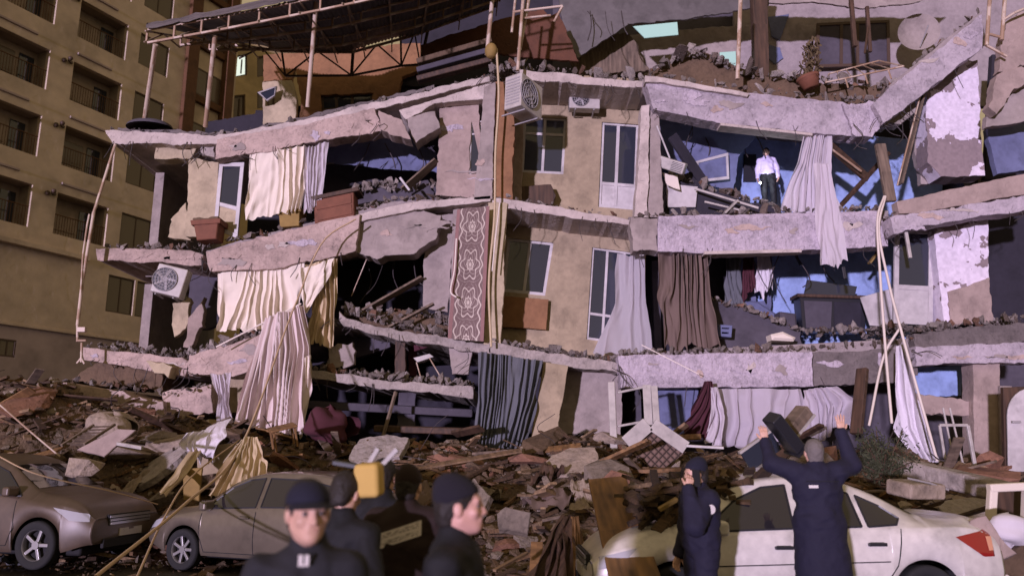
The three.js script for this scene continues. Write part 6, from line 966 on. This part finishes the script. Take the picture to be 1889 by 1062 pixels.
mat('coatNavy', [0.011, 0.010, 0.030], { rough: 0.85, bump: 'folds', bs: 0.02 }); mat('coatBlack', [0.006, 0.006, 0.009], { rough: 0.8, bump: 'folds', bs: 0.02 }); mat('coatCharcoal', [0.016, 0.016, 0.022], { rough: 0.85, bump: 'folds', bs: 0.02 }); mat('coatMaroon', [0.018, 0.007, 0.006], { rough: 0.85, bump: 'folds', bs: 0.02 });
mat('capNavy', [0.010, 0.010, 0.026], { rough: 0.9, bump: 'weave', bs: 0.002 }); mat('knitDark', [0.014, 0.012, 0.02], { rough: 1, bump: 'weave', bs: 0.006 });
mat('hairDark', [0.018, 0.013, 0.011], { rough: 0.7 }); mat('hairGrey', [0.16, 0.14, 0.13], { rough: 0.8 }); mat('eyeWhite', [0.17, 0.14, 0.13], { rough: 0.2 }); mat('eyeDark', [0.02, 0.014, 0.012], { rough: 0.15 }); mat('lip', [0.44, 0.22, 0.18], { rough: 0.5 });
mat('patchWhite', [0.72, 0.68, 0.66], { rough: 0.7 }); mat('sweater', [0.62, 0.56, 0.80], { rough: 0.95, bump: 'weave', bs: 0.004 });
// a hand at the wrist w reaching along dir; palm faces pn; thumb on the side tn; curl 0 open .. 1 closed
function handBones(w, dir, pn, side, curl = 0.25, spread = 0.12) {
  const d = dir.clone().normalize(), n = pn.clone().addScaledVector(d, -pn.dot(d)).normalize(), t = d.clone().cross(n).multiplyScalar(side).normalize(), P = (x, y, z) => w.clone().addScaledVector(d, x).addScaledVector(t, y).addScaledVector(n, z), B = [];
  B.push(bone(P(0, 0.012, 0), P(0.085, 0.026, 0), 0.019, 0.014, 0.02), bone(P(0, -0.008, 0), P(0.085, -0.026, 0), 0.019, 0.013, 0.02), bone(P(0.02, 0, 0), P(0.088, 0, 0), 0.019, 0.014, 0.02), bone(P(-0.05, 0, 0), P(0.01, 0, 0), 0.026, 0.024, 0.02));
  [[0.028, 0.92], [0.0095, 1.04], [-0.0095, 0.97], [-0.027, 0.78]].forEach(([y, l], i) => {
    let p = P(0.088, y, 0), a = spread * (1.5 - i) * 0.6, dd = d.clone().addScaledVector(t, a).normalize(), ang = 0; for (const [len, r] of [[0.042, 0.0088], [0.026, 0.0082], [0.021, 0.0074]]) { ang += curl * 1.1; const q = p.clone().addScaledVector(dd, len * l * Math.cos(ang)).addScaledVector(n, len * l * Math.sin(ang)); B.push(bone(p, q, r, r * 0.93, 0.006)); p = q; }
  });
  const a = P(0.022, 0.026, 0.004), b = P(0.055, 0.052, 0.014), c = P(0.082, 0.064, 0.02 + 0.02 * curl); B.push(bone(a, b, 0.013, 0.0105, 0.012), bone(b, c, 0.0105, 0.009, 0.005)); return B;
}
// figure: standing at (x, z) facing yaw (0 = towards the camera), y up; arms given as elbow and wrist in its own axes (+x its left, +z ahead)
function person(o) {
  const t = thing('person', o.label, 'person'); placed.add(t);
  const S = o.build ?? 1, hy = o.headYaw || 0, hp = o.headPitch || 0, lean = o.lean || 0;
  const sh = s => V(0.168 * s * S, 1.39 + (o.lift?.[s > 0 ? 0 : 1] || 0), -0.01 + lean), neck = V(0, 1.47, -0.015 + lean), hc = V(0 + (o.headX || 0), 1.625, 0.025 + lean * 1.2);
  const arm = { 1: o.armL || [V(0.25, 1.15, -0.02), V(0.26, 0.90, 0.06)], '-1': o.armR || [V(-0.25, 1.15, -0.02), V(-0.26, 0.90, 0.06)] };
  const hip = s => V(0.095 * s, 0.93, 0), knee = s => V(0.11 * s, 0.5, 0.03 + (o.step || 0) * s * 0.5), ank = s => V(0.12 * s, 0.09, -0.02 + (o.step || 0) * s);
  const R = new THREE.Matrix4().makeRotationFromEuler(new THREE.Euler(hp, hy, o.headRoll || 0, 'YXZ')), H = (x, y, z) => V(x, y, z).applyMatrix4(R).add(hc), Ri = R.clone().invert();
  const he = (x, y, z, r, k, cut) => { const c = H(x, y, z), e = Ri.elements; return { c, r, k, cut, inv: p => { const a = p[0] - c.x, b = p[1] - c.y, d = p[2] - c.z; return [e[0] * a + e[4] * b + e[8] * d, e[1] * a + e[5] * b + e[9] * d, e[2] * a + e[6] * b + e[10] * d]; } }; };
  const torso = k => [ball(V(0, 1.02, 0 + lean * 0.2), [0.165 * S + k, 0.15 + k, 0.115 * S + k], 0.08), ball(V(0, 1.2, 0 + lean * 0.6), [0.155 * S + k, 0.18 + k, 0.11 * S + k], 0.08), ball(V(0, 1.30, -0.005 + lean), [0.166 * S + k, 0.125 + k, 0.108 * S + k], 0.08), bone(sh(1), V(0, 1.41, -0.015 + lean), 0.054 + k, 0.07 + k, 0.06), bone(sh(-1), V(0, 1.41, -0.015 + lean), 0.054 + k, 0.07 + k, 0.06)];
  const limb = (s, k) => [bone(sh(s), arm[s][0], 0.055 * S + k, 0.045 * S + k, 0.04), bone(arm[s][0], arm[s][1], 0.044 * S + k, 0.031 + k * 0.9, 0.03)];
  const leg = (s, k) => [bone(hip(s), knee(s), 0.088 * S + k, 0.058 + k, 0.05), bone(knee(s), ank(s), 0.056 + k, 0.04 + k, 0.03)];
  const foot = s => [bone(ank(s).add(V(0, -0.035, -0.04)), ank(s).add(V(0.02 * s, -0.05, 0.15)), 0.045, 0.036, 0.03)];
  // the continuous body: coarse grid for trunk and limbs, fine grids for head and hands
  const B = [...torso(0), ...limb(1, 0), ...limb(-1, 0), ...leg(1, 0), ...leg(-1, 0), ...foot(1), ...foot(-1), bone(neck, H(0, -0.06, -0.02), 0.058, 0.052, 0.04)];
  const head = [he(0, 0.028, -0.018, [0.077, 0.09, 0.098], 0.02), he(0, -0.035, 0.025, [0.058, 0.082, 0.066], 0.03), he(0, -0.088, 0.052, [0.032, 0.025, 0.03], 0.03), bone(H(-0.047, -0.058, 0.0), H(0, -0.092, 0.058), 0.02, 0.02, 0.025), bone(H(0.047, -0.058, 0.0), H(0, -0.092, 0.058), 0.02, 0.02, 0.025),
    bone(H(-0.036, 0.02, 0.074), H(0.036, 0.02, 0.074), 0.014, 0.014, 0.02), he(-0.032, -0.002, 0.094, [0.019, 0.012, 0.014], 0.014, true), he(0.032, -0.002, 0.094, [0.019, 0.012, 0.014], 0.014, true), he(-0.042, -0.03, 0.062, [0.022, 0.018, 0.018], 0.02), he(0.042, -0.03, 0.062, [0.022, 0.018, 0.018], 0.02),
    bone(H(0, 0.004, 0.086), H(0, -0.034, 0.104), 0.0085, 0.0108, 0.012), he(-0.012, -0.038, 0.093, [0.009, 0.008, 0.010], 0.008), he(0.012, -0.038, 0.093, [0.009, 0.008, 0.010], 0.008), bone(H(-0.02, -0.058, 0.084), H(0.02, -0.058, 0.084), 0.0075, 0.0075, 0.008), bone(H(-0.017, -0.069, 0.082), H(0.017, -0.069, 0.082), 0.0085, 0.0085, 0.008),
    he(-0.079, -0.012, -0.01, [0.011, 0.033, 0.021], 0.008), he(0.079, -0.012, -0.01, [0.011, 0.033, 0.021], 0.008), bone(H(0, -0.06, -0.02), neck.clone(), 0.052, 0.058, 0.04)];
  const G = [meshBones(B, 0.014), meshBones(head, 0.0045)];
  for (const s of [1, -1]) { const [e, w] = arm[s], d = w.clone().sub(e), hd = (s > 0 ? o.handL : o.handR) || {}; G.push(meshBones(handBones(w, hd.dir || d, hd.palm || V(-s, 0, 0), s * (hd.flip || 1), hd.curl ?? 0.35, hd.spread ?? 0.1), 0.0035)); }
  const bm = o.skin || 'skinA'; const body = part(t, 'body', G, bm);
  if (o.face !== false) { for (const s of [-1, 1]) { const e = new THREE.SphereGeometry(0.0115, 14, 10).translate(...H(0.032 * s, -0.002, 0.0755).toArray()); part(t, 'eye', e, 'eyeWhite'); part(t, 'iris', new THREE.SphereGeometry(0.0062, 10, 8).translate(...H(0.032 * s, -0.003, 0.0822).toArray()), 'eyeDark'); const eb = []; for (let i = -2; i <= 2; i++) eb.push(new THREE.SphereGeometry(0.0058, 8, 6).scale(1.4, 0.5, 0.5).translate(...H(0.034 * s + i * 0.008, 0.021 - Math.abs(i + s * -0.5) * 0.0012, 0.0885 - Math.abs(i * s + 1.5) * 0.0016).toArray())); part(t, 'eyebrow', eb, 'hairDark'); } part(t, 'lips', [boxUV(new THREE.SphereGeometry(0.02, 12, 8).scale(1, 0.16, 0.3).translate(...H(0, -0.0605, 0.0875).toArray())), boxUV(new THREE.SphereGeometry(0.018, 12, 8).scale(1, 0.2, 0.3).translate(...H(0, -0.068, 0.0865).toArray()))], 'lip'); }
  const wr = (amp, f) => (d, p) => d + amp * fbm(p[0] * f, p[1] * f * 0.7 + 3, p[2] * f + (o.seed || 0), 3) + 0.016 * (Math.abs(noise(p[0] * 9 + p[1] * 7, p[1] * 13, p[2] * 9 + (o.seed || 0) * 5)) - 0.35) * sstep(1.56, 1.40, p[1]);
  const ck = o.coatK ?? 0.018, coat = [...torso(ck), ...limb(1, ck), ...limb(-1, ck), bone(V(0, 1.44, -0.02 + lean), V(0, o.collar || 1.5, -0.012 + lean), 0.085, 0.075, 0.03)];
  if (o.longCoat) coat.push(bone(V(0, 0.98, 0), V(0, o.longCoat, 0), 0.175, 0.21, 0.08), bone(V(0.09, 0.95, 0), V(0.1, o.longCoat, 0), 0.13, 0.15, 0.08), bone(V(-0.09, 0.95, 0), V(-0.1, o.longCoat, 0), 0.13, 0.15, 0.08));
  for (const s of [1, -1]) { const [e, w] = arm[s], d = w.clone().sub(e).normalize(); coat.push({ c: w.clone().addScaledVector(d, 0.035), r: [0.036, 0.036, 0.036], cut: true, k: 0.004 }); }
  if (o.hood) coat.push(he(0, -0.05, -0.085, [0.12, 0.10, 0.08], 0.05));
  part(t, o.coatName || 'jacket', meshBones(coat, 0.0125, wr(0.022, 7)), o.coat || 'coatBlack');
  part(t, 'trousers', meshBones([...leg(1, 0.022), ...leg(-1, 0.022), ball(V(0, 0.98, 0), [0.17, 0.12, 0.12], 0.05)], 0.015, wr(0.014, 8)), o.trousers || 'coatBlack');
  part(t, 'shoe', meshBones([bone(ank(1).add(V(0, -0.035, -0.04)), ank(1).add(V(0.02, -0.05, 0.15)), 0.056, 0.046, 0.03)], 0.012), 'plasticDark'); part(t, 'shoe', meshBones([bone(ank(-1).add(V(0, -0.035, -0.04)), ank(-1).add(V(-0.02, -0.05, 0.15)), 0.056, 0.046, 0.03)], 0.012), 'plasticDark');
  const above = (y0, z0) => (d, p) => { const q = V(p[0] - hc.x, p[1] - hc.y, p[2] - hc.z).applyMatrix4(Ri); return Math.max(d, -(q.y - y0 - z0 * q.z)); };
  if (o.hair) part(t, 'hair', meshBones([he(0, 0.032, -0.026, [0.085, 0.098, 0.104], 0.02), he(0, -0.04, -0.07, [0.07, 0.07, 0.05], 0.03)], 0.006, (d, p) => { const q = V(p[0] - hc.x, p[1] - hc.y, p[2] - hc.z).applyMatrix4(Ri); return Math.max(d, -(q.y + 0.085 - (q.z > 0 ? q.z * 2.0 : q.z * 0.2))) + 0.004 * noise(p[0] * 60, p[1] * 60, p[2] * 60); }), o.hair);
  if (o.cap === 'cap') { const c = part(t, 'cap', meshBones([he(0, 0.038, -0.016, [0.087, 0.087, 0.106], 0.02)], 0.006, above(0.03, 0.12)), 'capNavy'); part(c, 'visor', boxUV(grid(16, 6, (u, v) => { const a = lerp(-1.15, 1.15, u), r = lerp(0.085, 0.085 + 0.075 * Math.cos(a), v); return H(Math.sin(a) * r * 0.98, 0.045 - 0.022 * v - 0.015 * Math.sin(a) ** 2, -0.01 + Math.cos(a) * r * 1.12); })), 'capNavy'); }
  if (o.cap === 'knit') part(t, 'knit_cap', meshBones([he(0, 0.042, -0.022, [0.089, 0.094, 0.108], 0.02), he(0, 0.10, -0.06, [0.05, 0.04, 0.05], 0.06)], 0.006, (d, p) => above(0.032, 0.30)(d, p) + 0.002 * Math.sin(p[1] * 500)), o.capMat || 'knitDark');
  t.position.copy(o.at); t.rotation.y = o.yaw; t.scale.setScalar(o.scale || 1); t.userData.label = o.label;
  return { t, H, arm, body };
}
const stand = (px, D, y = 0) => { const p = at(px, 900, D); p.y = y; return p; };
{
  // man in the dark cap, close to the camera
  const a = person({ label: 'person in a dark cap and dark zipped jacket, close to the camera, looking right', at: stand(572, 3.25, -0.02), yaw: 0.15, headYaw: 0.35, headPitch: 0.02, cap: 'cap', coat: 'coatCharcoal', hair: 'hairDark', scale: 1.0, build: 0.98, seed: 1, collar: 1.51 });
  part(a.t, 'zip_tag', [box(0.016, 0.036, 0.006, -0.012, 1.452, 0.112, 0.002), box(0.016, 0.036, 0.006, 0.012, 1.452, 0.112, 0.002), box(0.04, 0.008, 0.006, 0, 1.432, 0.112, 0.002)].map(g => g.rotateX(0)), 'patchWhite');
  part(a.t, 'zip', bar(V(0, 1.36, 0.138), V(0, 1.0, 0.148), 0.012, 0.008), 'frameGrey');
  // person with the knit cap, profile to the right
  person({ label: 'person in a dark knit cap and dark jacket, seen in profile facing right', at: stand(842, 3.6), yaw: 1.35, headYaw: 0.2, headPitch: -0.05, cap: 'knit', coat: 'coatBlack', skin: 'skinB', hair: 'hairDark', seed: 2, scale: 0.985, build: 0.95 });
  // dark figures between them
  const b = person({ label: 'person in a dark brown jacket seen from behind with a pale patch on the back', at: stand(752, 5.3), yaw: 2.95, cap: 'knit', capMat: 'coatMaroon', coat: 'coatMaroon', hair: 'hairDark', seed: 3, scale: 0.99, build: 1.15, coatK: 0.03 });
  { const n = 128, tx = dataTex(n, (u, v) => { const y = v * 2 % 1, on = v > 0.12 && v < 0.88 && u > 0.06 && u < 0.94 && y > 0.18 && y < 0.82 && tf(u, v, 22, 2, 7) > 0.5; return on ? [0.34, 0.30, 0.28] : [0.78, 0.72, 0.68]; }); const g = grid(10, 4, (u, v) => { const x = lerp(0.15, -0.15, u); return Object.assign(V(x, lerp(1.375, 1.28, v) - x * 0.32, -0.176 + 0.9 * x * x), { u, v: 1 - v }); }); part(b.t, 'back_patch', g, new THREE.MeshStandardMaterial({ name: 'back_patch', map: tx, roughness: 0.8, side: 2 })); }
  const c = person({ label: 'person in a black coat seen from behind, right of the man in the cap', at: stand(632, 4.7), yaw: 2.75, headPitch: 0.35, coat: 'coatBlack', hair: 'hairDark', seed: 4, scale: 0.98, lean: 0.02, armR: [V(-0.30, 1.14, -0.10), V(-0.17, 1.20, -0.22)] });
  part(c.t, 'glove', meshBones(handBones(V(-0.17, 1.20, -0.22), V(0.13, 0.06, -0.12), V(0, 0.3, 1), -1, 0.5).map(q => ({ ...q, ra: q.ra + 0.004, rb: q.rb + 0.004 })), 0.004), 'roomBlue');
  const s = thing('carried_box', 'yellow cloth-covered box with pale rods sticking up, carried in the crowd', 'box'), M = M4(at(681, 885, 4.75), [0.1, -0.2, 0.06]);
  part(s, 'body', box(0.16, 0.2, 0.13, 0, 0, 0, 0.03).applyMatrix4(M), new THREE.MeshStandardMaterial({ name: 'yellow_cloth', color: new THREE.Color().setRGB(0.60, 0.40, 0.11), roughness: 0.8, bumpMap: TX.folds, bumpScale: 0.03 }));
  for (const [x0, y0, x1, y1] of [[-0.02, 0.08, 0.05, 0.18], [0.07, 0.08, 0.17, 0.17]]) part(s, 'rod', bar(V(x0, y0, -0.04), V(x1, y1, -0.04), 0.026).applyMatrix4(M), 'plasticWhite'); part(s, 'strap', bar(V(-0.22, 0.11, 0), V(-0.06, 0.08, 0), 0.05, 0.02).applyMatrix4(M), 'curtainGrey');
  person({ label: 'person in a black jacket just behind the yellow box, mostly hidden by others', at: stand(706, 5.7), yaw: 2.9, coat: 'coatBlack', hair: 'hairDark', seed: 5, scale: 1.02, armL: [V(0.28, 1.20, 0.0), V(0.34, 1.46, 0.02)], armR: [V(-0.25, 1.12, 0.0), V(-0.24, 0.9, 0.1)] });
  // man on the phone
  const p = person({ label: 'person in a navy jacket and dark knit cap talking on a phone', at: stand(1288, 7.5), yaw: -1.3, headYaw: -0.15, headPitch: 0.12, cap: 'knit', capMat: 'capNavy', coat: 'coatNavy', trousers: 'coatNavy', seed: 6, build: 1.12, coatK: 0.035, hair: 'hairDark', armL: [V(0.27, 1.18, 0.20), V(0.135, 1.49, 0.17)], handL: { dir: V(-0.12, 1, -0.3), palm: V(-1, 0, -0.1), curl: 0.55 }, armR: [V(-0.25, 1.12, 0.0), V(-0.24, 0.88, 0.1)] });
  part(p.t, 'badge', boxUV(new THREE.CylinderGeometry(0.042, 0.042, 0.008, 22).rotateX(Math.PI / 2).rotateY(1.5).translate(0.292, 1.32, 0.04)), 'patchWhite'); part(p.t, 'shoulder_mark', box(0.05, 0.09, 0.012, 0.06, 1.33, -0.17, 0.004), 'patchWhite');
  { const f = thing('mobile_phone', 'dark mobile phone held to the ear by the person in the navy jacket', 'phone'); placed.add(f); const g = box(0.012, 0.15, 0.075, 0.112, 1.585, 0.075, 0.004).rotateY(-1.3); const q = stand(1288, 7.5); part(f, 'case', g, 'plasticDark'); part(f, 'screen', box(0.002, 0.13, 0.066, 0.1045, 1.585, 0.075, 0).rotateY(-1.3), 'glassDark'); f.position.copy(q); }
  // man with raised arms
  const r = person({ label: 'person in a long navy coat seen from behind with both arms raised', at: stand(1508, 7.45, 0.2), yaw: Math.PI - 0.05, headPitch: -0.25, coat: 'coatNavy', trousers: 'coatNavy', coatName: 'coat', longCoat: 0.42, seed: 7, build: 1.12, coatK: 0.028, hair: 'hairGrey', lift: [0.05, 0.05], armL: [V(0.37, 1.52, 0.10), V(0.39, 1.72, 0.22)], armR: [V(-0.36, 1.50, 0.06), V(-0.30, 1.80, 0.10)], handL: { dir: V(0.06, 1, 0.15), palm: V(-0.1, 0.3, 1), curl: 0.3 }, handR: { dir: V(-0.02, 1, 0.05), palm: V(0, 0, 1), curl: 0.12, spread: 0.2 } });
  part(r.t, 'label', box(0.085, 0.026, 0.006, 0.09, 1.315, -0.182, 0.002), 'patchWhite'); part(r.t, 'coat_seam', bar(V(-0.15, 1.36, -0.166), V(0.15, 1.36, -0.166), 0.006), 'coatBlack');
  // man inside the second floor room
  const m = person({ label: 'person in a white sweater standing in the blue second floor room with a torch', at: V(at(1421, 385, 20.2).x, at(1421, 388, 20.2).y, -20.2), yaw: -0.3, headYaw: -0.2, coat: 'sweater', coatName: 'sweater', trousers: 'coatBlack', hair: 'hairDark', seed: 8, scale: 1.03 });
  const tp = at(1403, 337, 19.9), to = thing('torch', 'lit torch in the hand of the person in the white sweater', 'torch'); placed.add(to); part(to, 'case', rod(tp.clone().add(V(0.04, 0.03, -0.16)), tp.clone().add(V(0.0, 0, -0.02)), 0.022, 12), 'plasticDark'); part(to, 'lamp', new THREE.SphereGeometry(0.034, 12, 8).translate(...tp.toArray()), new THREE.MeshStandardMaterial({ name: 'torch_lamp', color: 0xffffff, emissive: 0xffffff, emissiveIntensity: 6 }));
  const pl = new THREE.PointLight(new THREE.Color().setRGB(0.75, 0.85, 1), 1.3, 0, 2); pl.position.copy(tp).add(V(0, -0.02, 0.06)); pl.castShadow = true; scene.add(pl); void m;
}
settle();
renderer.render(scene, camera);
